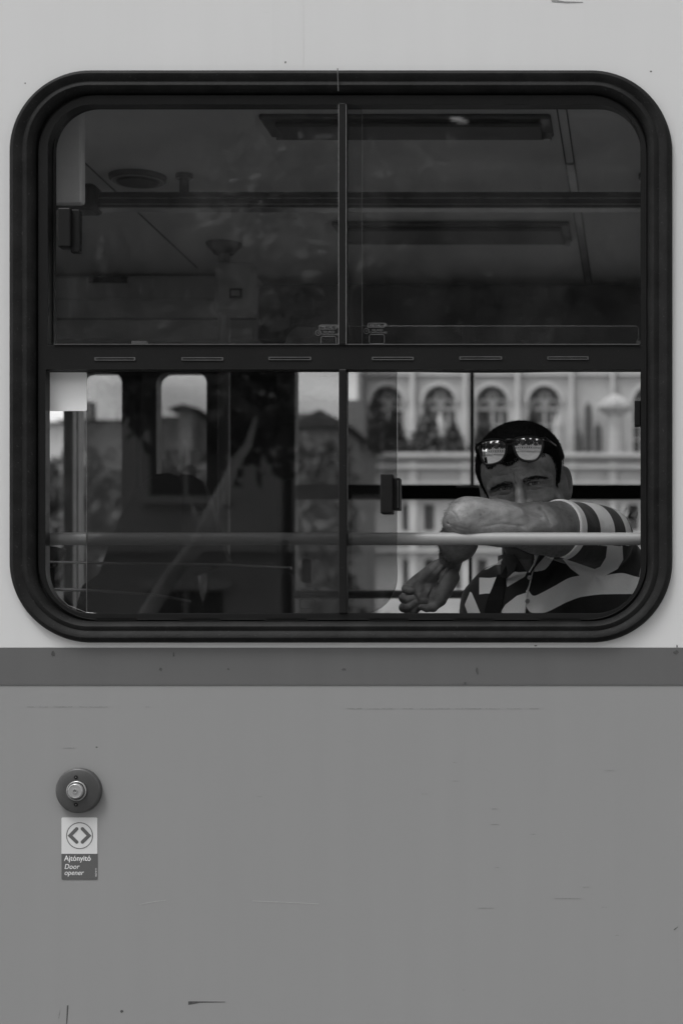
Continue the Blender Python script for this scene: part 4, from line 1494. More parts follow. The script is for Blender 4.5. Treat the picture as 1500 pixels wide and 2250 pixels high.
sel = rng.choice(len(hv_), 11000)
q_ = to_head(hv_[sel])
ok = (skull_only(q_) > -1.0) & (hair_region(q_) < -0.6)
roots = hv_[sel][ok]
nn = normals_of(hair_sdf, roots)
fwd = (V3((0, 0.2, 1.0)) @ HRn.T)
dirs = nn + 0.35 * rng.normal(size=nn.shape).astype(np.float32) + 0.35 * fwd
dirs /= np.linalg.norm(dirs, axis=1)[:, None]
o = bristles('hair_bristles', roots - nn * 0.001, dirs, rng.uniform(0.002, 0.0052, len(roots)), 0.00028, 'hair', to_person)
o['kind'] = 'stuff'
# hairline wisps over the forehead and stubby sideburns
pts_, drs_ = [], []
for _ in range(1500):
    x_ = rng.uniform(-58, 58); y_ = 50 + 3.5 * math.sin(x_ * 0.16) + rng.uniform(-5, 4)
    pts_.append((x_, y_, 0)); drs_.append((rng.normal() * 0.4, -1.0, 0.25))
for _ in range(1200):
    s_ = rng.choice([-1, 1]); y_ = rng.uniform(-16, 48); z_ = -46 + 0.35 * max(y_ - 10, 0) + rng.uniform(-5, 5)
    pts_.append((s_ * 200, y_, z_)); drs_.append((0, -1, 0.5 * rng.normal()))


def snap(pts, f_=head_sdf, off=0.0):
    """march points given in head millimetres onto the skin along z (x for the far-side ones)"""
    q = np.array(pts, dtype=np.float32)
    lat = np.abs(q[:, 0]) > 150
    sgn = np.sign(q[:, 0])
    q[~lat, 2] = 60
    q[lat, 0] = sgn[lat] * 110
    for _ in range(40):
        w_ = (q / 1000.0) @ HRn.T + HC
        d = skull_only(q) if f_ is skull_only else f_(w_.astype(np.float32)) * 1000
        st = np.clip(d - off, -4, 8) * 0.8
        q[~lat, 2] -= st[~lat]
        q[lat, 0] -= (sgn * st)[lat]
    return q


q = snap(pts_)
w = ((q / 1000.0) @ HRn.T + HC).astype(np.float32)
dn = normals_of(head_sdf, w)
dd = (np.array(drs_, dtype=np.float32)) @ HRn.T + dn * 0.25
dd /= np.linalg.norm(dd, axis=1)[:, None]
o = bristles('hairline_bristles', w, dd, rng.uniform(0.003, 0.006, len(w)), 0.0003, 'hair', to_person); o['kind'] = 'stuff'
# eyebrows
for s in (-1, 1):
    pts_, drs_ = [], []
    for _ in range(650):
        u = rng.uniform(0, 1)
        x_ = 10 + 44 * u
        if s < 0:
            arch = 6.0 + 2.0 * math.sin(u * 2.4) - 5.5 * u * u
        else:
            arch = 5.0 + 7.0 * math.sin(u * 2.3) - 5.0 * u * u
        y_ = arch + rng.normal() * (2.3 - 1.2 * u)
        pts_.append((s * x_, y_, 0)); drs_.append((s * (0.5 + 0.6 * u), 0.5 - 0.9 * u, 0.0))
    q = snap(pts_)
    w = ((q / 1000.0) @ HRn.T + HC).astype(np.float32)
    dn = normals_of(head_sdf, w)
    dd = (np.array(drs_, dtype=np.float32)) @ HRn.T + dn * 0.05
    dd /= np.linalg.norm(dd, axis=1)[:, None]
    bristles('eyebrow', w + dn * 0.0001, dd, rng.uniform(0.004, 0.007, len(w)), 0.00026, 'brow', to_person)
    # lashes
    pts_, drs_ = [], []
    for _ in range(130):
        u = rng.uniform(-1, 1)
        pts_.append((s * (EYE_X + 12.5 * u), -0.4 - 0.5 * u + 2.7 * (1 - u * u) + 0.7, 0)); drs_.append((s * 0.3 * u, -0.35, 1))
    q = snap(pts_); w = ((q / 1000.0) @ HRn.T + HC).astype(np.float32)
    dd = (np.array(drs_, dtype=np.float32)) @ HRn.T; dd /= np.linalg.norm(dd, axis=1)[:, None]
    bristles('eyelash', w, dd, rng.uniform(0.0025, 0.005, len(w)), 0.0003, 'hair', to_person)

# fine dark hair on the arm
am_ = (np.linalg.norm(bv - (ELB + M2) / 2, axis=1) < 0.16) & (bv[:, 1] < 0.22) & (bv[:, 2] > P(0, 1260).z) & (head_sdf(bv) > 0.004)
ix = np.nonzero(am_)[0]
ix = rng.choice(ix, 4200)
roots = bv[ix]
nn = normals_of(body_sdf, roots)
dd = nn * 0.35 + V3((-0.9, 0, -0.5)) + 0.45 * rng.normal(size=nn.shape)
dd = (dd / np.linalg.norm(dd, axis=1)[:, None]).astype(np.float32)
o = bristles('arm_hair', roots, dd, rng.uniform(0.004, 0.010, len(roots)), 0.00011, 'brow', to_person); o['kind'] = 'stuff'

# ---- polo shirt
CUFF_A = PN(1222, 1163, 0.205)
CUFF_B = PN(1318, 1184, 0.330)
AX = (CUFF_B - CUFF_A); AX = AX / np.linalg.norm(AX)


def sleeve_t(p): return (p - CUFF_A) @ AX


def sleeve_sdf(p):
    d = rc(p, CUFF_A, CUFF_B, 0.0575, 0.0665)
    return d


def folds(p):
    x, y, z = p[:, 0], p[:, 1], p[:, 2]
    arm = PN(1308, 1268, 0.36)
    r_ = np.sqrt((x - arm[0]) ** 2 + (z - arm[2]) ** 2)
    th_ = np.arctan2(z - arm[2], x - arm[0])
    f_ = 0.0022 * np.sin(th_ * 4 + 1.0) * np.exp(-((r_ - 0.04) / 0.05) ** 2)
    f_ += 0.0022 * np.sin(x * 48 + z * 60 + 3 * np.sin(z * 20)) * np.exp(-((z - 1.80) / 0.12) ** 2)
    f_ += 0.0012 * np.sin(x * 120 - z * 75 + 2 * np.sin(x * 30))
    return f_


def shirt_sdf(p):
    tt = sleeve_t(p)
    s = smax(sleeve_sdf(p), -(tt - 0.000), 0.004)
    rip = 0.0011 * np.sin(tt * 60 + p[:, 2] * 25)
    s = s + rip
    # hollow end so that the arm comes out of a real cuff
    s = smax(s, -np.maximum(rc(p, CUFF_A - AX * 0.05, CUFF_A + AX * 0.035, 0.0530, 0.0540), -(0.035 - tt) * 0 + (tt - 0.03)), 0.002)
    d = torso_sdf(p, 0.007) + folds(p)
    d = smin(d, s, 0.010)
    # armpit crease: a V of pulled cloth
    d = smax(d, -rc(p, PN(1243, 1228, 0.305), PN(1308, 1271, 0.300), 0.004, 0.003), 0.006)
    d = smax(d, -rc(p, PN(1308, 1271, 0.300), PN(1372, 1225, 0.285), 0.003, 0.004), 0.006)
    # collar stand round the neck, opened by a narrow V down the front
    col = rc(p, NK + V3((0.0, 0.03, -0.05)), from_head((2, -50, -85)), 0.0700, 0.0655)
    col = np.maximum(col, p[:, 2] - P(0, 1188).z)
    d = smin(d, col, 0.012)
    flat = p.copy(); flat[:, 1] = 0.36
    nk = rc(flat, PN(1146, 1180, 0.36), PN(1161, 1256, 0.36), 0.032, 0.004)
    nk = np.maximum(nk, p[:, 1] - 0.45)
    nk2 = rc(p, NK + V3((0, 0.03, 0.02)), from_head((2, -60, -85)), 0.0560, 0.058)
    d = smax(d, -np.maximum(nk, -1.0), 0.003)
    d = smax(d, -np.maximum(nk2, P(0, 1215).z - p[:, 2]), 0.003)
    return np.maximum(d, 1.37 - p[:, 2])


def interp(x, pts):
    a = np.array(pts, dtype=np.float32)
    gx = np.arange(960, 1460, 1.0)
    gy = np.interp(gx, a[:, 0], a[:, 1])
    kx = np.arange(-21, 22); ker = np.exp(-(kx / 7.0) ** 2 / 2); ker /= ker.sum()
    gy = np.convolve(np.pad(gy, 21, mode='edge'), ker, 'valid')
    return np.interp(x, gx, gy)


def shirt_tone(v):
    """signed distance to the nearest stripe edge: > 0 pale, < 0 dark (mm)"""
    tt = sleeve_t(v) * 1000
    s0_ = K * (CAMD + 0.28) / CAMD
    xs_ = v[:, 0] / s0_ + CX; ys_ = CY - (v[:, 2] - CZ) / s0_
    on_sleeve = (sleeve_sdf(v) < 0.012) & (tt > -5) & (tt < 185) & (ys_ < interp(xs_, [(1100, 1215), (1180, 1222), (1243, 1232), (1308, 1271), (1345, 1252), (1372, 1226), (1400, 1200), (1440, 1170)]))
    # sleeve rings
    edges = np.array([17, 61, 104, 140, 165, 200])
    sgn = 1.0
    val = np.full(len(v), 1e3)
    side = np.ones(len(v))
    for e in edges:
        val = np.minimum(val, np.abs(tt - e)); side = np.where(tt > e, -side, side)
    sv = val * side
    # torso bands, in side-drawing units at the chest
    s_ = K * (CAMD + v[:, 1]) / CAMD
    x = v[:, 0] / s_ + CX; y = CY - (v[:, 2] - CZ) / s_
    e0 = interp(x, [(1000, 1225), (1060, 1228), (1100, 1222), (1150, 1215), (1215, 1214), (1300, 1205), (1420, 1190)])
    e1 = interp(x, [(1000, 1262), (1050, 1262), (1100, 1240), (1112, 1262), (1178, 1257), (1200, 1253), (1214, 1228), (1240, 1205), (1330, 1200), (1372, 1232), (1420, 1250)])
    e2 = interp(x, [(1000, 1300), (1030, 1268), (1100, 1270), (1113, 1290), (1152, 1270), (1165, 1315), (1215, 1289), (1249, 1269), (1275, 1264), (1308, 1272), (1338, 1262), (1367, 1258), (1401, 1269)])
    e3 = interp(x, [(1000, 1350), (1040, 1290), (1053, 1304), (1085, 1305), (1100, 1345), (1125, 1312), (1152, 1303), (1153, 1347), (1198, 1347), (1244, 1323), (1272, 1312), (1315, 1306), (1386, 1305), (1420, 1310)])
    e4 = e3 + 60; e5 = e4 + 55; e6 = e5 + 55; e7 = e6 + 55
    # light above e0, dark e0-e1 ... : bands light: [e0,e1] on the left only
    left = x < 1155
    val = np.full(len(v), 1e3); side = -np.ones(len(v))
    for k_, e in enumerate((e1, e2, e3, e4, e5, e6, e7)):
        if k_ == 0: continue
        val = np.minimum(val, np.abs(y - e)); side = np.where(y > e, -side, side)
    tv = val * side
    # pale piece right of the placket near the collar
    pale = np.minimum(e1 - y, y - 1195)
    tv = np.where((x > 1172) & (x < 1216) & (y < 1262), np.where(y < e1, np.maximum(pale, 0.1), tv), tv)
    def psd(poly):
        best = np.full(len(v), 1e9); inside = np.zeros(len(v), dtype=bool)
        n_ = len(poly)
        for i_ in range(n_):
            (ax_, ay_), (bx_, by_) = poly[i_], poly[(i_ + 1) % n_]
            ux, uy = bx_ - ax_, by_ - ay_
            t_ = np.clip(((x - ax_) * ux + (y - ay_) * uy) / (ux * ux + uy * uy), 0, 1)
            best = np.minimum(best, np.hypot(x - ax_ - t_ * ux, y - ay_ - t_ * uy))
            inside ^= ((ay_ > y) != (by_ > y)) & (x < (bx_ - ax_) * (y - ay_) / ((by_ - ay_) if by_ != ay_ else 1e-9) + ax_)
        return np.where(inside, best, -best)
    left_pale = [[(1052, 1269), (1075, 1270), (1095, 1267), (1092, 1285), (1085, 1305), (1068, 1304), (1052, 1306)],
                 [(1032, 1300), (1020, 1329), (1027, 1349), (1030, 1380), (1062, 1380), (1054, 1346), (1044, 1322), (1036, 1303)],
                 [(1113, 1290), (1152, 1267), (1157, 1256), (1126, 1258), (1110, 1270)],
                 [(1085, 1372), (1099, 1346), (1109, 1329), (1135, 1309), (1156, 1302), (1158, 1372)],
                 [(1062, 1252), (1103, 1227), (1102, 1240), (1086, 1242), (1072, 1250)]]
    lp = np.maximum.reduce([psd(q_) for q_ in left_pale])
    tv = np.where(x < 1158 - (y - 1265) * 0.05, lp, tv)
    fold = np.maximum.reduce([psd(q_) for q_ in ([(1234, 1227), (1258, 1234), (1304, 1250), (1312, 1262), (1309, 1273), (1275, 1266), (1253, 1250)],
                                                 [(1334, 1190), (1366, 1190), (1368, 1230), (1356, 1250), (1332, 1263), (1309, 1273), (1302, 1252), (1318, 1245), (1330, 1225)])])
    low = (y > 1199) & (x > 1222)
    cuff_band = np.where(on_sleeve, 17 - tt, -50)
    sv = np.where(low, np.maximum(fold, cuff_band), sv)
    tv = np.where(low, np.maximum(tv, fold), tv)
    return np.where(on_sleeve, sv, tv)


m, t, b = new_mat('striped_jersey')
b.inputs['Roughness'].default_value = 0.9
b.inputs['Sheen Weight'].default_value = 0.25
b.inputs['Specular IOR Level'].default_value = 0.2
at = N(t, 'Attribute', attribute_name='tone')
tcn = N(t, 'TexCoord')
nz = N(t, 'TexNoise'); nz.inputs['Scale'].default_value = 130; nz.inputs['Detail'].default_value = 2
t.links.new(tcn.outputs['Object'], nz.inputs['Vector'])
nm = N(t, 'MapRange'); nm.inputs['To Min'].default_value = -0.4; nm.inputs['To Max'].default_value = 0.4
t.links.new(nz.outputs['Fac'], nm.inputs['Value'])
aa = N(t, 'Math', operation='ADD'); t.links.new(at.outputs['Fac'], aa.inputs[0]); t.links.new(nm.outputs[0], aa.inputs[1])
mr = N(t, 'MapRange'); mr.inputs['From Min'].default_value = -0.35; mr.inputs['From Max'].default_value = 0.35
mr.inputs['To Min'].default_value = 0.030; mr.inputs['To Max'].default_value = 0.84
t.links.new(aa.outputs[0], mr.inputs['Value'])
n2 = N(t, 'TexNoise'); n2.inputs['Scale'].default_value = 900; n2.inputs['Detail'].default_value = 2
t.links.new(tcn.outputs['Object'], n2.inputs['Vector'])
m3 = N(t, 'MapRange'); m3.inputs['To Min'].default_value = 0.8; m3.inputs['To Max'].default_value = 1.2
t.links.new(n2.outputs['Fac'], m3.inputs['Value'])
mm = N(t, 'Math', operation='MULTIPLY'); t.links.new(mr.outputs[0], mm.inputs[0]); t.links.new(m3.outputs[0], mm.inputs[1])
t.links.new(mm.outputs[0], b.inputs['Base Color'])
n5 = N(t, 'TexNoise'); n5.inputs['Scale'].default_value = 38; n5.inputs['Detail'].default_value = 5
t.links.new(tcn.outputs['Object'], n5.inputs['Vector'])
bp = N(t, 'Bump'); bp.inputs['Strength'].default_value = 0.5; bp.inputs['Distance'].default_value = 0.005
t.links.new(n5.outputs['Fac'], bp.inputs['Height']); t.links.new(bp.outputs[0], b.inputs['Normal'])
M['shirt'] = m

sv_, sf_ = mesh_sdf(shirt_sdf, (-0.52, 0.10, 1.37), (0.17, 0.68, 2.02), 0.0018)
shirt = np_mesh('polo_shirt', sv_, sf_, 'shirt', None, {'tone': shirt_tone(sv_)}); to_person(shirt)

def on_shirt(px_, py_):
    """first hit of the shirt along the line of sight used in the side drawing"""
    lo_, hi_ = 0.2, 0.6
    ys = np.linspace(0.2, 0.6, 400)
    p_ = np.array([PN(px_, py_, y_) for y_ in ys], dtype=np.float32)
    d_ = shirt_sdf(p_)
    k_ = np.nonzero(d_ < 0)[0]
    return ys[k_[0]] if len(k_) else 0.4


def collar(pts, mat, name='collar', lift=0.007):
    out = []
    for (a_, b_) in pts:
        y_ = on_shirt(a_, b_)
        out.append((a_, b_, y_ if y_ < 0.385 else 0.365))
    ym = [q_[2] for q_ in out]
    slab_pts = [(a_, b_, min(y_, sorted(ym)[len(ym) // 2] + 0.02) - lift) for a_, b_, y_ in out]
    n = len(slab_pts)
    fr = [P(*q_) for q_ in slab_pts]
    cen = sum(fr, Vector()) / n + Vector((0, -0.003, 0))
    v = [tuple(q_) for q_ in fr] + [(q_.x, q_.y + 0.003, q_.z) for q_ in fr] + [tuple(cen), (cen.x, cen.y + 0.003, cen.z)]
    f = []
    for k in range(n):
        k2 = (k + 1) % n
        f += [(k, k2, 2 * n), (k2 + n, k + n, 2 * n + 1), (k, k + n, k2 + n, k2)]
    m_ = MB(); m_.add(v, f)
    to_person(m_.build(name, mat, None, smooth=True))


collar([(1112, 1188), (1134, 1190), (1136, 1215), (1134, 1240), (1128, 1256), (1112, 1271), (1098, 1266), (1100, 1236), (1106, 1210)], 'cloth_dark')
collar([(1113, 1272), (1130, 1256), (1144, 1258), (1152, 1262), (1140, 1265), (1124, 1268)], 'paper', 'collar_band', 0.006)
collar([(1160, 1257), (1170, 1240), (1180, 1220), (1182, 1221), (1173, 1241), (1163, 1258)], 'paper', 'collar_band', 0.008)
collar([(1164, 1262), (1174, 1242), (1182, 1221), (1190, 1196), (1206, 1196), (1196, 1222), (1180, 1240)], 'cloth_dark', 'collar', 0.006)


# placket strip and buttons
pl = [(1172, 1250), (1166, 1275), (1160, 1300), (1156, 1325), (1153, 1350), (1150, 1375)]
vv, ff = [], []
for a_, b_ in pl:
    y_ = on_shirt(a_, b_) - 0.0022
    y2 = on_shirt(a_ - 14, b_ - 2) - 0.0022
    vv += [tuple(P(a_, b_, y_)), tuple(P(a_ - 2.2, b_, y_ - 0.001)), tuple(P(a_ - 2.6, b_, y_ + 0.003)), tuple(P(a_ + 0.5, b_, y_ + 0.003))]
for k_ in range(len(pl) - 1):
    o4 = 4 * k_
    for j_ in range(4):
        ff.append((o4 + j_, o4 + (j_ + 1) % 4, o4 + 4 + (j_ + 1) % 4, o4 + 4 + j_))
mb = MB(); mb.add(vv, ff); to_person(mb.build('placket_edge', 'paper', None))
for (a_, b_) in ((1163, 1269), (1158, 1321)):
    y_ = on_shirt(a_, b_) - 0.003
    c_ = P(a_, b_, y_)
    mb = MB()
    mb.tube([(c_.x, y_ + 0.003, c_.z), (c_.x, y_, c_.z)], [0.0050, 0.0046], 20)
    mb.tube([(c_.x + 0.0038 * math.cos(k_ * math.pi / 8), y_ - 0.0003, c_.z + 0.0038 * math.sin(k_ * math.pi / 8)) for k_ in range(17)], 0.0008, 6, cap=False)
    bt = mb.build('shirt_button', 'shirt_button', None, smooth=True); to_person(bt)
    mb = MB()
    for sx_, sz_ in ((-1, 0), (1, 0)):
        mb.tube([(c_.x + sx_ * 0.0012, y_ - 0.0004, c_.z), (c_.x + sx_ * 0.0012, y_ - 0.0001, c_.z)], 0.0006, 6)
    to_person(mb.build('button_thread', 'black', None))

# trousers and shoes (below the window, real but unseen)
def trousers_sdf(p):
    hip = PN(1215, 1740, 0.52)
    d = ell(p, hip, V3((0.17, 0.14, 0.12)))
    for s_ in (-1, 1):
        h0 = hip + V3((0.09 * s_, -0.02, -0.03)); kn_ = V3((h0[0] - 0.10, 0.14, 1.40)); an = V3((kn_[0], 0.18, 1.0))
        d = smin(d, rc(p, h0, kn_, 0.085, 0.06), 0.03)
        d = smin(d, rc(p, kn_, an, 0.06, 0.042), 0.02)
    return d


tv_, tf_ = mesh_sdf(trousers_sdf, (-0.55, 0.04, 0.93), (0.2, 0.75, 1.60), 0.008)
to_person(np_mesh('trousers', tv_, tf_, 'cloth_dark'))
mb = MB(); mb.box((-0.45, 0.35, 1.26), (0.12, 0.75, 1.33)); mb.build('seat_cushion', 'seat_fabric', tram, bevel=0.02)

# ---- bag strap across the chest: a thing of its own
cl = [(1101, 1262), (1094, 1290), (1086, 1318), (1080, 1350), (1076, 1400)]
wd = [(9, 10), (13, 14), (17, 18), (18, 19), (19, 20)]
vv, ff = [], []
for (a_, b_), (wl, wr) in zip(cl, wd):
    yl, yr = on_shirt(a_ - wl, b_) - 0.004, on_shirt(a_ + wr, b_) - 0.004
    yl, yr = min(yl, yr + 0.02), min(yr, yl + 0.02)
    p0, p1 = P(a_ - wl, b_, yl), P(a_ + wr, b_, yr)
    vv += [tuple(p0), tuple(p1), (p1.x, p1.y + 0.003, p1.z), (p0.x, p0.y + 0.003, p0.z)]
for k_ in range(len(cl) - 1):
    o4 = 4 * k_
    for j_ in range(4):
        ff.append((o4 + j_, o4 + (j_ + 1) % 4, o4 + 4 + (j_ + 1) % 4, o4 + 4 + j_))
mb = MB(); mb.add(vv, ff + [(0, 1, 2, 3)])
strap = mb.build('bag_strap', 'strap', None, bevel=0.0006)
tag(strap, 'broad black bag strap running down the striped shirt below the collar', 'bag strap')

# ---- mirrored sunglasses pushed up on the head: a thing of its own
sg = empty('sunglasses', tuple(P(1119, 988, 0.20)))
tag(sg, 'mirrored sunglasses with a dark frame pushed up onto the short hair', 'sunglasses')
sg_inv = Matrix.Translation(-sg.location)


def to_sg(o): o.parent = sg; o.matrix_parent_inverse = sg_inv; return o


GY = 0.203
lenses = [
    [(1053, 976), (1060, 970), (1080, 966.5), (1098, 967), (1108, 972), (1111, 982), (1109, 997), (1101, 1010), (1088, 1017), (1073, 1019), (1063, 1016), (1057, 1005), (1053.5, 990)],
    [(1127, 970), (1133, 964), (1150, 961), (1170, 961), (1184, 963), (1190, 969), (1190, 981), (1186, 996), (1178, 1007), (1165, 1011), (1150, 1010), (1138, 1003), (1130, 987)],
]


def smooth_closed(pts, n=4):
    out = []
    m_ = len(pts)
    for i in range(m_):
        p0, p1, p2, p3 = (Vector(pts[(i + k_ - 1) % m_]) for k_ in range(4))
        for k_ in range(n):
            t_ = k_ / n
            out.append(0.5 * ((2 * p1) + (-p0 + p2) * t_ + (2 * p0 - 5 * p1 + 4 * p2 - p3) * t_ * t_ + (-p0 + 3 * p1 - 3 * p2 + p3) * t_ ** 3))
    return out


Rl = 0.085
PITCH = R_(3.5)
for li, L_ in enumerate(lenses):
    pts = smooth_closed(L_)
    W_ = [P(a_.x, a_.y, GY) for a_ in pts]
    cc_ = sum(W_, Vector()) / len(W_)
    yaw_t = math.tan(R_(-9 if li == 0 else 3))      # each lens wraps a little to its side
    def depth(x_, z_):
        dx_, dz_ = x_ - cc_.x, z_ - cc_.z
        return GY + (dx_ * dx_ + dz_ * dz_) / (2 * Rl) + dz_ * (-math.tan(PITCH)) * -1 * -1 + dx_ * yaw_t
    rings = [1.0, 0.86, 0.7, 0.52, 0.34, 0.17]
    vv, ff = [], []
    n_ = len(W_)
    for s_ in rings:
        for w_ in W_:
            x_ = cc_.x + (w_.x - cc_.x) * s_; z_ = cc_.z + (w_.z - cc_.z) * s_
            vv.append((x_, depth(x_, z_), z_))
    vv.append((cc_.x, depth(cc_.x, cc_.z), cc_.z))
    for i_ in range(len(rings) - 1):
        for k_ in range(n_):
            ff.append((i_ * n_ + k_, i_ * n_ + (k_ + 1) % n_, (i_ + 1) * n_ + (k_ + 1) % n_, (i_ + 1) * n_ + k_))
    b0 = (len(rings) - 1) * n_
    for k_ in range(n_):
        ff.append((b0 + k_, b0 + (k_ + 1) % n_, len(vv) - 1))
    base = len(vv)
    vv += [(a_, b_ + 0.0016, c_) for a_, b_, c_ in vv]
    ff += [tuple(i_ + base for i_ in reversed(q_)) for q_ in ff]
    for k_ in range(n_):
        ff.append((k_, base + k_, base + (k_ + 1) % n_, (k_ + 1) % n_))
    mb = MB(); mb.add(vv, ff)
    to_sg(mb.build('lens', 'lens', None, smooth=True))
    # rim
    ring_ = []
    for w_ in W_:
        d_ = Vector((w_.x - cc_.x, 0, w_.z - cc_.z))
        q_ = w_ + d_.normalized() * 0.0008
        ring_.append(Vector((q_.x, depth(q_.x, q_.z) - 0.0002, q_.z)))
    ring_.append(ring_[0]); ring_.append(ring_[1])
    mb = MB(); mb.tube(ring_, 0.0022, 8, cap=False)
    to_sg(mb.build('rim', 'glasses', None, smooth=True))
mb = MB(); mb.tube([P(1108, 970, GY + .003), P(1113, 966.5, GY), P(1124, 966, GY), P(1130, 968, GY + .003)], [0.0024] * 4, 8); to_sg(mb.build('bridge', 'glasses', None, smooth=True))
mb = MB(); mb.tube([P(1109, 982, GY + .004), P(1113, 977, GY + .001), P(1123, 976, GY + .001), P(1129, 981, GY + .004)], [0.0018] * 4, 8); to_sg(mb.build('bridge', 'glasses', None, smooth=True))
mb = MB(); mb.tube([P(1186, 965, GY + .004), P(1197, 964, GY + .010), P(1206, 969, GY + .03), P(1218, 978, GY + .07), P(1228, 988, GY + .12)], [0.0032, 0.0034, 0.0026, 0.0024, 0.003], 8)
to_sg(mb.build('temple_arm', 'glasses', None, smooth=True))
mb = MB(); mb.tube([P(1056, 973, GY + .004), P(1047, 977, GY + .010), P(1045, 983, GY + .03), P(1046, 992, GY + .07), P(1052, 1003, GY + .12)], [0.0028, 0.0030, 0.0026, 0.0024, 0.003], 8)
to_sg(mb.build('temple_arm', 'glasses', None, smooth=True))
mb = MB(); mb.tube([P(1192, 966, GY + .001), P(1194, 966, GY - .0005)], 0.0012, 8); to_sg(mb.build('hinge_pin', 'alu', None))
# ================================================================== FAR SIDE OF THE STREET
def leaf_mass(ellipsoids, n, size, seed, fill=0.55, flat=False):
    """many small folded leaf clumps spread through a set of ellipsoids"""
    r_ = np.random.default_rng(seed)
    vol = np.array([e[3] * e[4] * e[5] for e in ellipsoids]) ** 0.75
    k = r_.choice(len(ellipsoids), n, p=vol / vol.sum())
    E = np.array(ellipsoids)[k]
    d = r_.normal(size=(n, 3)); d /= np.linalg.norm(d, axis=1)[:, None]
    rad = (fill + (1 - fill) * r_.uniform(0, 1, n)) ** 0.8 * (0.82 + 0.28 * r_.uniform(0, 1, n))
    c = E[:, :3] + d * E[:, 3:6] * rad[:, None]
    a = r_.normal(size=(n, 3)); a /= np.linalg.norm(a, axis=1)[:, None]
    b = np.cross(a, r_.normal(size=(n, 3))); b /= np.linalg.norm(b, axis=1)[:, None]
    s = size * r_.uniform(0.5, 1.3, n)[:, None]
    v = np.empty((n * 4, 3), dtype=np.float32)
    v[0::4] = c - a * s; v[1::4] = c - b * s * 0.6; v[2::4] = c + a * s; v[3::4] = c + b * s * 0.6
    f = np.arange(n * 4, dtype=np.int32).reshape(n, 4)
    return v, f


def make_tree(name, x, y, h, spread, label, seed, n=2600, size=0.14, leaf='leaf', bark='bark', crown_base=0.4, group=None, cat='tree', lean=0.0):
    root = empty(name, (x, y, 0))
    tag(root, label, cat, group)
    r_ = random.Random(seed)
    mb_ = MB()
    th = h * crown_base
    r0 = 0.018 * h + 0.05
    mb_.tube([(0, 0, 0), (lean * 0.3, 0, th * 0.5), (lean, 0.05, th), (lean * 1.3, 0, h * 0.75)], [r0 * 1.2, r0 * 0.9, r0 * 0.75, r0 * 0.3], 10)
    ells = []
    for k in range(9):
        a = k * 2.4 + r_.uniform(-0.4, 0.4)
        hh = th * 0.9 + (h - th) * (0.12 + 0.8 * k / 9)
        rr = spread * (0.62 if k < 6 else 0.3) * r_.uniform(0.75, 1.1)
        e = (lean + math.cos(a) * rr, math.sin(a) * rr, hh)
        mb_.tube([(lean * 0.9, 0, th * 0.85 + 0.1 * k), (lean + math.cos(a) * rr * 0.5, math.sin(a) * rr * 0.5, (th + hh) / 2), e], [r0 * 0.42, r0 * 0.25, r0 * 0.08], 6)
        q = spread * r_.uniform(0.36, 0.55)
        ells.append((e[0], e[1], e[2], q, q, q * 0.75))
    tr_ = mb_.build('trunk', bark, root, smooth=True)
    v, f = leaf_mass(ells, n, size, seed)
    c_ = np_mesh('crown', v, f, leaf, root)
    c_.data.polygons.foreach_set('use_smooth', np.zeros(len(f), dtype=bool))
    return root


def conifer(x, y, h, w, label, seed, group, z0=0.0):
    root = empty('conifer_tree', (x, y, z0)); tag(root, label, 'tree', group)
    mb_ = MB(); mb_.tube([(0, 0, 0), (0, 0, h * 0.95)], [0.3, 0.04], 8); mb_.build('trunk', 'bark', root)
    ells = []
    for k in range(12):
        t_ = k / 11
        ells.append((0, 0, h * (0.10 + 0.84 * t_), w * (1.02 - 0.92 * t_), w * (1.02 - 0.92 * t_), h * 0.07))
    v, f = leaf_mass(ells, 1500, 0.26, seed, fill=0.35)
    c_ = np_mesh('crown', v, f, 'needle', root)
    c_.data.polygons.foreach_set('use_smooth', np.zeros(len(f), dtype=bool))


# ---- the long stone building with pointed windows, 118 m away
BY = 118.0
sB = K * (CAMD + BY) / CAMD
bld = empty('stone_building', (P(1100, 0, BY).x, BY, 0))
tag(bld, 'long pale stone building with tall arched windows and a cornice, across the square', 'building')
inv = Matrix.Translation(-bld.location)


def to_b(o):
    o.parent = bld; o.matrix_parent_inverse = inv; return o


def B(px, py): q_ = P(px, py, BY); return (q_.x, q_.z)


def arch_pts(cx, w, top, bot, n=9, point=0.62):
    """pointed-round arch outline in drawing units"""
    hw = w / 2
    spring = top + hw * 1.12
    pts = [(cx - hw, bot), (cx + hw, bot)]
    for k in range(n + 1):
        a = math.pi * k / n
        pts.append((cx + hw * math.cos(a), spring - hw * 1.12 * (math.sin(a) ** 0.9)))
    return pts


bays = [850, 965, 1080, 1195, 1425, 1540]
holes_ = [[B(*q_) for q_ in arch_pts(c_, 70, 848, 998)] for c_ in bays]
TY = BY - 9.0


def T(px, py): q_ = P(px, py, TY); return (q_.x, q_.z)


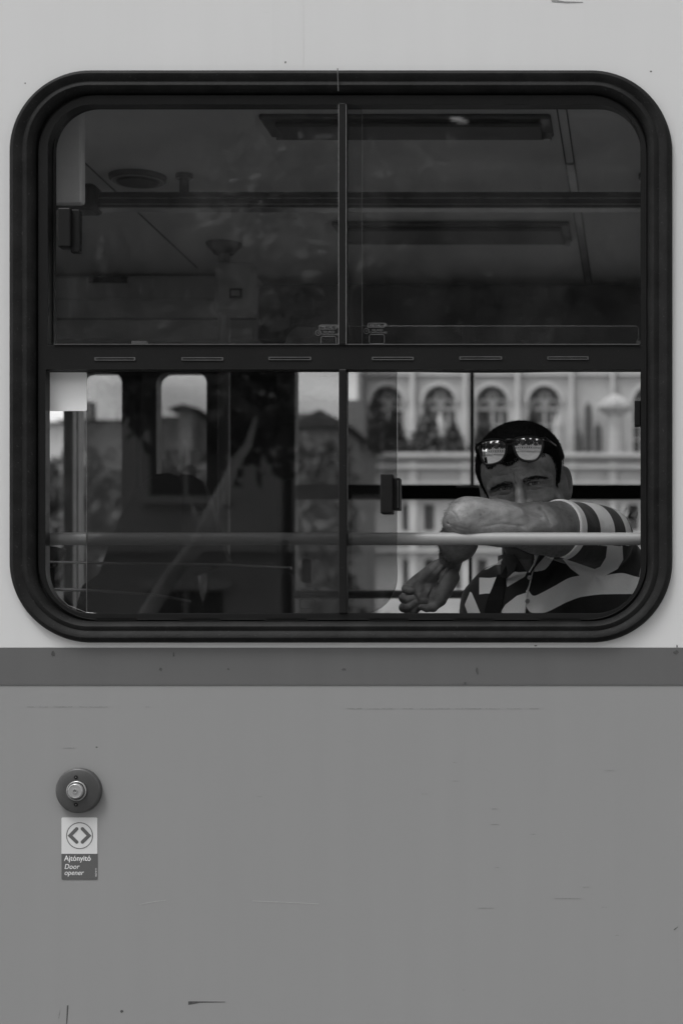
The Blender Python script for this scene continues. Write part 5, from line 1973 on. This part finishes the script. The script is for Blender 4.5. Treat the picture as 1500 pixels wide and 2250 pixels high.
lowc = [c_ + d_ for c_ in (795, 895, 942, 1010, 1058, 1125, 1172, 1240, 1290, 1345, 1390, 1450, 1500, 1550) for d_ in (0,)]
bl_x, br_x = B(788, 0)[0], B(1640, 0)[0]
mb = MB(); mb.plate([(bl_x, 0), (br_x, 0), (br_x, 27), (bl_x, 27)], holes_, BY, BY + 0.9)
to_b(mb.build('facade_wall', 'stone', None))
mb = MB(); mb.box((bl_x + 0.1, BY + 1.2, 0), (br_x, BY + 16, 26)); to_b(mb.build('building_core', 'plaster_mid', None))
mb = MB(); mb.add([(bl_x - .3, BY - .3, 27), (br_x, BY - .3, 27), (br_x, BY + 17, 27), (bl_x - .3, BY + 17, 27), (bl_x + 3, BY + 8, 35), (br_x, BY + 8, 35)],
                  [(0, 1, 5, 4), (2, 3, 4, 5), (3, 0, 4), (1, 2, 5), (0, 3, 2, 1)]); to_b(mb.build('roof', 'roof', None))
# one tracery window, then copies
tz = T(0, 1000)[1]
holes_ = [[T(c_ - 12, 1166), T(c_ + 12, 1166), T(c_ + 12, 1108), T(c_ - 12, 1108)] for c_ in lowc]
holes_ += [[T(c_ - 11, 1295), T(c_ + 11, 1295), T(c_ + 11, 1228), T(c_ - 11, 1228)] for c_ in lowc]
mb = MB(); mb.plate([(bl_x, 0), (br_x, 0), (br_x, tz), (bl_x, tz)], holes_, TY, TY + 0.9); to_b(mb.build('terrace_front', 'stone', None))
mb = MB(); mb.box((bl_x + 0.1, TY + 0.95, tz - 0.6), (br_x, BY - 0.01, tz - 0.05)); to_b(mb.build('terrace_deck', 'paving', None))
mb = MB(); mb.box((bl_x + 0.1, TY + 1.3, 0), (br_x, TY + 1.6, tz - 0.7)); to_b(mb.build('terrace_inner_wall', 'plaster_mid', None))
tw = None
for c_ in bays:
    if tw is None:
        mb = MB(); mb.plate([B(*q_) for q_ in arch_pts(c_, 71, 847.5, 998.5)], [], BY + 0.70, BY + 0.75)
        tw = mb.build('arched_window', 'window_dark', None); tw0 = c_
        to_b(tw)
        mb = MB()
        bars = [(c_ - 2.5, c_ + 2.5, 872, 998), (c_ - 20, c_ - 16, 905, 998), (c_ + 16, c_ + 20, 905, 998), (c_ - 35, c_ + 35, 893, 899), (c_ - 35, c_ + 35, 930, 934), (c_ - 35, c_ + 35, 962, 966)]
        for xa, xb, ya, yb in bars:
            a_, b_ = B(xa, yb), B(xb, ya); mb.box((a_[0], BY + 0.45, a_[1]), (b_[0], BY + 0.66 + 0.01 * len(mb.v) / 80, b_[1]))
        for ox in (-18, 18):
            pts = [(c_ + ox + 15 * math.cos(math.pi * k_ / 10), 893 - 16 * math.sin(math.pi * k_ / 10)) for k_ in range(11)]
            mb.tube([(B(*q_)[0], BY + 0.5, B(*q_)[1]) for q_ in pts], 0.09, 6)
        pts = [(c_ + 9 * math.cos(math.pi * k_ / 8), 868 - 9 * math.sin(math.pi * k_ / 8)) for k_ in range(17)]
        mb.tube([(B(*q_)[0], BY + 0.5, B(*q_)[1]) for q_ in pts], 0.09, 6)
        trc = mb.build('tracery', 'stone_trim', None); trc.parent = tw
        trc['kind'] = 'stuff'
        mb = MB()
        ap = arch_pts(c_, 84, 840, 1000, n=16); ai = arch_pts(c_, 72, 848, 1000, n=16)
        mb.plate([B(*q_) for q_ in ap[2:]] + [B(*q_) for q_ in reversed(ai[2:])], [], BY - 0.25, BY - 0.002)
        hd = mb.build('arch_moulding', 'stone_trim', None); hd.parent = tw
    else:
        c2 = tw.copy(); sc.collection.objects.link(c2); c2.location.x += (c_ - tw0) * sB
        for ch in tw.children:
            d2 = ch.copy(); sc.collection.objects.link(d2); d2.parent = c2
# cornices
for ya, yb, pr in ((998, 1006, 0.7), (1010, 1014, 0.35), (1024, 1030, 0.55), (1060, 1065, 0.3), (1090, 1096, 0.4), (1186, 1191, 0.35), (1208, 1214, 0.5), (822, 826, 0.3)):
    F_, FY_ = (T, TY) if ya > 990 else (B, BY)
    mb = MB(); a_, b_ = F_(786, yb), F_(1640, ya); mb.box((a_[0], FY_ - pr, a_[1]), (b_[0], FY_ - 0.003, b_[1])); to_b(mb.build('cornice', 'stone_trim', None))
# buttresses between the bays
for c_ in (792, 907, 1022, 1137, 1255, 1345, 1480):
    w_ = 9 if c_ not in (1255, 1345) else 8
    mb = MB(); a_, b_ = T(c_ - w_, 1530), T(c_ + w_, 1010); mb.box((a_[0], TY - 0.2, 0), (b_[0], TY - 0.004, b_[1]))
    a_, b_ = B(c_ - w_ * 0.8, 1001), B(c_ + w_ * 0.8, 905); mb.box((a_[0], BY - 0.8, a_[1] + 0.003), (b_[0], BY - 0.004, b_[1]))
    a_, b_ = B(c_ - w_ * 0.5, 905), B(c_ + w_ * 0.5, 780); mb.box((a_[0], BY - 0.5, a_[1] + 0.003), (b_[0], BY - 0.004, b_[1]))
    to_b(mb.build('buttress', 'stone_trim', None))
for c_ in lowc:
    for (ya, yb) in ((1108, 1166), (1228, 1295)):
        mb = MB(); a_, b_ = T(c_ - 12.5, yb + 0.5), T(c_ + 12.5, ya - 0.5); mb.box((a_[0], TY + 0.55, a_[1]), (b_[0], TY + 0.6, b_[1]))
        q_ = mb.build('window', 'window_dark', None); to_b(q_)
# turret with a canopy at the right
tx = 1352
mb = MB()
mb.tube([(*B(tx, 0)[:1], BY - 3.2, tz), (B(tx, 0)[0], BY - 3.2, B(0, 930)[1])], 0.45, 8, cap=True)
tt_ = mb.build('turret_shaft', 'stone', None); to_b(tt_)
mb = MB(); X_ = B(tx, 0)[0]
mb.tube([(X_, BY - 3.2, B(0, 930)[1] + .01), (X_, BY - 3.2, B(0, 915)[1]), (X_, BY - 3.2, B(0, 903)[1]), (X_, BY - 3.2, B(0, 884)[1])], [0.5, 1.15, 1.1, 0.15], 8)
q_ = mb.build('turret_canopy', 'stone', None); to_b(q_)
for c_, hh in ((1272, 950), (1293, 890), (1314, 935)):
    mb = MB(); X_ = B(c_, 0)[0]
    mb.tube([(X_, BY - 1.6, B(0, 1000)[1]), (X_, BY - 1.6, B(0, hh + 14)[1]), (X_, BY - 1.6, B(0, hh)[1])], [0.26, 0.24, 0.04], 8)
    to_b(mb.build('pinnacle', 'roof', None))
for c_ in (975, 1230):
    mb = MB(); X_ = B(c_, 0)[0]; mb.tube([(X_, BY - 2.2, tz), (X_, BY - 2.2, B(0, 945)[1]), (X_, BY - 2.2, B(0, 915)[1])], [0.34, 0.32, 0.04], 8)
    to_b(mb.build('pinnacle', 'stone', None))
# stepped gable at the left corner
mb = MB()
for k_ in range(5):
    a_, b_ = B(768 + 4 * k_, 1500), B(788.0, 905 - 8 * k_)
    mb.box((a_[0], BY + 0.1 * k_, 0), (b_[0] - 0.002 * (k_ + 1), BY + 6, b_[1]))
to_b(mb.build('corner_step', 'stone', None))

# trees in front of it
tg = 'dark conifers in front of the stone building'
for i, (px_, py_, w_, y_) in enumerate([(938, 893, 1.15, 112), (995, 925, 0.75, 112), (1062, 905, 0.8, 112.5), (1170, 893, 0.8, 112), (826, 866, 1.3, 112), (866, 900, 0.9, 112.5)]):
    q_ = P(px_, py_, y_)
    lab = ['dark conifer below the first full arched window right of the sliding pane', 'lower dark conifer just left of the thin far mullion', 'dark conifer behind the dark hair at the left',
           'dark conifer behind the top of the head at the right', 'broad dark conifer at the left corner of the stone building', 'dark conifer behind the right edge of the sliding pane'][i]
    conifer(q_.x, y_, q_.z - tz + 0.05, w_ * 1.3, lab, 40 + i, tg, tz - 0.05)

# ---- houses and trees behind the left half of the window
def house(px0, px1, eave, ridge, y_, mat, label, group, gable=False, chim=True):
    a_, b_ = P(px0, eave, y_), P(px1, eave, y_)
    top = P(0, ridge, y_).z
    root = empty('house', ((a_.x + b_.x) / 2, y_, 0)); tag(root, label, 'house', group)
    w_ = (b_.x - a_.x) / 2; z_ = a_.z; dpt = 9
    mb_ = MB(); mb_.box((-w_, 0, 0), (w_, dpt, z_)); mb_.build('wall', mat, root)
    mb_ = MB()
    if gable:
        mb_.add([(-w_ - .4, -.4, z_), (w_ + .4, -.4, z_), (0, -.4, top), (-w_ - .4, dpt, z_), (w_ + .4, dpt, z_), (0, dpt, top)], [(0, 1, 2), (3, 5, 4), (0, 2, 5, 3), (1, 4, 5, 2), (0, 3, 4, 1)])
    else:
        mb_.add([(-w_ - .4, -.4, z_), (w_ + .4, -.4, z_), (w_ + .4, dpt, z_), (-w_ - .4, dpt, z_), (-w_ * .6, dpt / 2, top), (w_ * .6, dpt / 2, top)], [(0, 1, 5, 4), (1, 2, 5), (2, 3, 4, 5), (3, 0, 4), (0, 3, 2, 1)])
    rf = mb_.build('roof', 'roof', root)
    if chim:
        mb_ = MB(); mb_.box((w_ * 0.2, dpt / 2, top - 1), (w_ * 0.2 + 0.9, dpt / 2 + 0.7, top + 1.1)); mb_.build('chimney', 'plaster_mid', rf)
    nw = max(2, int(w_ * 2 / 2.6)); nf = max(1, int(z_ / 3.2))
    win_me = None
    for fl in range(nf):
        for k_ in range(nw):
            xx = -w_ + (k_ + 0.5) * 2 * w_ / nw; zz = 1.0 + fl * 3.1
            if win_me is None:
                m2_ = MB(); m2_.box((-0.5, -0.06, 0), (0.5, -0.01, 1.6)); q2 = m2_.build('window', 'window_dark', root); win_me = q2.data
                m2_ = MB(); m2_.box((-0.62, -0.12, -0.12), (0.62, -0.061, -0.02)); m2_.box((-0.03, -0.10, 0), (0.03, -0.061, 1.6)); fr = m2_.build('frame', 'plaster', q2)
            else:
                q2 = bpy.data.objects.new('window', win_me); link(q2, root)
                f2 = fr.copy(); sc.collection.objects.link(f2); f2.parent = q2
            q2.location = (xx, 0, zz)
    return root


house(655, 755, 940, 902, 74, 'plaster_mid', 'gabled house with a dark roof seen in the gap left of the mullion', 'houses beyond the square', gable=True)
house(560, 648, 960, 930, 84, 'plaster', 'low pale house behind the dark door post', 'houses beyond the square')
house(330, 468, 918, 903, 80, 'plaster_mid', 'flat-topped grey house behind the middle door window', 'houses beyond the square', chim=False)
house(392, 422, 900, 890, 79, 'plaster_mid', 'small tower block rising above the grey house', 'houses beyond the square', gable=True, chim=False)
house(150, 300, 925, 908, 78, 'plaster_mid', 'wide grey house behind the left door windows', 'houses beyond the square')
house(0, 140, 930, 905, 76, 'plaster', 'pale house behind the leftmost door window', 'houses beyond the square')
for i, (px_, py_, y_, sp) in enumerate([(694, 948, 52, 1.1), (728, 985, 56, 0.8), (622, 930, 50, 2.8), (430, 985, 50, 3.0), (360, 1000, 54, 2.4), (250, 945, 52, 2.8), (190, 975, 56, 2.4), (110, 950, 54, 2.8), (60, 960, 50, 2.6)]):
    q_ = P(px_, py_, y_)
    labs = ['leafy tree in front of the gabled house', 'narrow tree at the right side of the gabled house', 'leafy tree mostly behind the dark door post', 'leafy tree low in the middle door window at its right', 'smaller tree low in the middle door window at its left',
            'leafy tree behind the second door window', 'round tree left of the second door window', 'leafy tree seen in the narrow left door window', 'tree farthest left, behind the window edge']
    make_tree('leafy_tree', q_.x, y_, q_.z, sp, labs[i], 70 + i, n=1800, size=0.26, leaf='leaf_light', crown_base=0.3, group='trees beyond the tram')

# low balustrade wall across the square
mb = MB(); mb.box((-34, 34, 0), (4, 34.5, 1.1)); wl = mb.build('stone_balustrade', 'stone', None)
tag(wl, 'low pale stone wall running along the far side of the road', 'wall')

# ================================================================== THIS SIDE OF THE STREET (mirrored in the panes)
for i, (x_, y_, h_, sp) in enumerate([(-9.5, -13, 9.5, 2.9), (-5.6, -15, 11.0, 3.1), (-1.2, -13.5, 10.0, 2.8), (3.6, -15, 10.5, 3.0), (8.6, -13.5, 10, 3.0), (-14.5, -14.5, 10, 3.0)]):
    make_tree('plane_tree', x_, y_, h_, sp, ['plane tree second from the left in the pavement row', 'tallest plane tree of the pavement row', 'plane tree in the pavement row nearest behind the viewer',
              'plane tree in the pavement row right of the viewer', 'rightmost plane tree of the pavement row', 'leftmost plane tree of the pavement row'][i], 10 + i, n=19000, size=0.10, leaf='leaf', bark='pale_bark', crown_base=0.42, group='plane trees along the pavement')
# young pale leaning tree close to the tram
root = empty('leaning_tree', tuple(P(250, 0, 8.0).xy) + (0.1,))
root.location = (P(262, 1345, 7.0).x, -7.0, 0.1)
tag(root, 'slender pale-barked tree leaning to the right, mirrored in the lower left pane', 'tree')


def MP(px_, py_):
    q_ = P(px_, py_, 7.0); return (q_.x - root.location.x, 0.0, q_.z - 0.1)


mb = MB()
mb.tube([(-0.35, 0.1, 0), MP(318, 1345), MP(372, 1262), MP(428, 1195), MP(462, 1120), MP(492, 1060), MP(512, 1010), MP(540, 975), MP(560, 900)], [0.060, 0.046, 0.044, 0.044, 0.040, 0.034, 0.028, 0.022, 0.010], 12)
mb.tube([MP(440, 1165), MP(420, 1125), MP(408, 1085)], [0.020, 0.014, 0.006], 8)
mb.build('trunk', 'pale_bark', root, smooth=True)
a_ = MP(560, 860); b_ = MP(450, 900)
v_, f_ = leaf_mass([(a_[0], 0, a_[2] + 0.3, 0.5, 0.5, 0.45), (b_[0], 0.2, b_[2] + 0.2, 0.35, 0.35, 0.3), (a_[0] + 0.2, -0.1, a_[2] + 1.0, 0.6, 0.6, 0.5)], 500, 0.06, 5)
cr2 = np_mesh('crown', v_, f_, 'leaf_light', root)
# pale building behind the trees
def street_house(x0, x1, y_, h_, mat, label):
    root = empty('town_house', ((x0 + x1) / 2, y_, 0)); tag(root, label, 'building', 'buildings on the near side of the street')
    w_ = (x1 - x0) / 2
    mb_ = MB(); mb_.box((-w_, -10, 0), (w_, 0, h_)); mb_.build('wall', mat, root)
    mb_ = MB(); mb_.add([(-w_ - .3, .4, h_), (w_ + .3, .4, h_), (w_ + .3, -10.3, h_), (-w_ - .3, -10.3, h_), (-w_ * .8, -5, h_ + 3), (w_ * .8, -5, h_ + 3)], [(0, 4, 5, 1), (1, 5, 2), (2, 5, 4, 3), (3, 4, 0), (0, 1, 2, 3)])
    mb_.build('roof', 'roof', root)
    n_ = int(2 * w_ / 2.8)
    first = None
    for fl in range(int(h_ / 3.6)):
        for k_ in range(n_):
            if first is None:
                m2_ = MB(); m2_.box((-0.6, 0.01, 0), (0.6, 0.05, 2.0)); first = m2_.build('window', 'window_dark', root)
                m2_ = MB(); m2_.box((-0.75, 0.051, -0.15), (0.75, 0.2, -0.02)); m2_.box((-0.75, 0.051, 2.02), (0.75, 0.2, 2.2)); m2_.box((-0.03, 0.051, 0), (0.03, 0.08, 2.0)); fr = m2_.build('frame', 'plaster', first)
                q2 = first
            else:
                q2 = first.copy(); sc.collection.objects.link(q2); q2.parent = root
                f2 = fr.copy(); sc.collection.objects.link(f2); f2.parent = q2
            q2.location = (-w_ + (k_ + 0.5) * 2 * w_ / n_, 0, 1.3 + fl * 3.6)
    for fl in range(1, int(h_ / 3.6) + 1):
        m2_ = MB(); m2_.box((-w_ - .05, 0.01, fl * 3.6 + 0.35), (w_ + .05, 0.25, fl * 3.6 + 0.6)); m2_.build('string_course', 'plaster', root)


street_house(-22, -6.2, -29, 10.4, 'plaster', 'pale plastered town house with rows of tall windows, left of the viewer')
street_house(-6, 9, -29, 9.6, 'plaster', 'pale town house straight behind the viewer')
street_house(9.2, 26, -29, 10.8, 'plaster', 'pale plastered town house at the right')
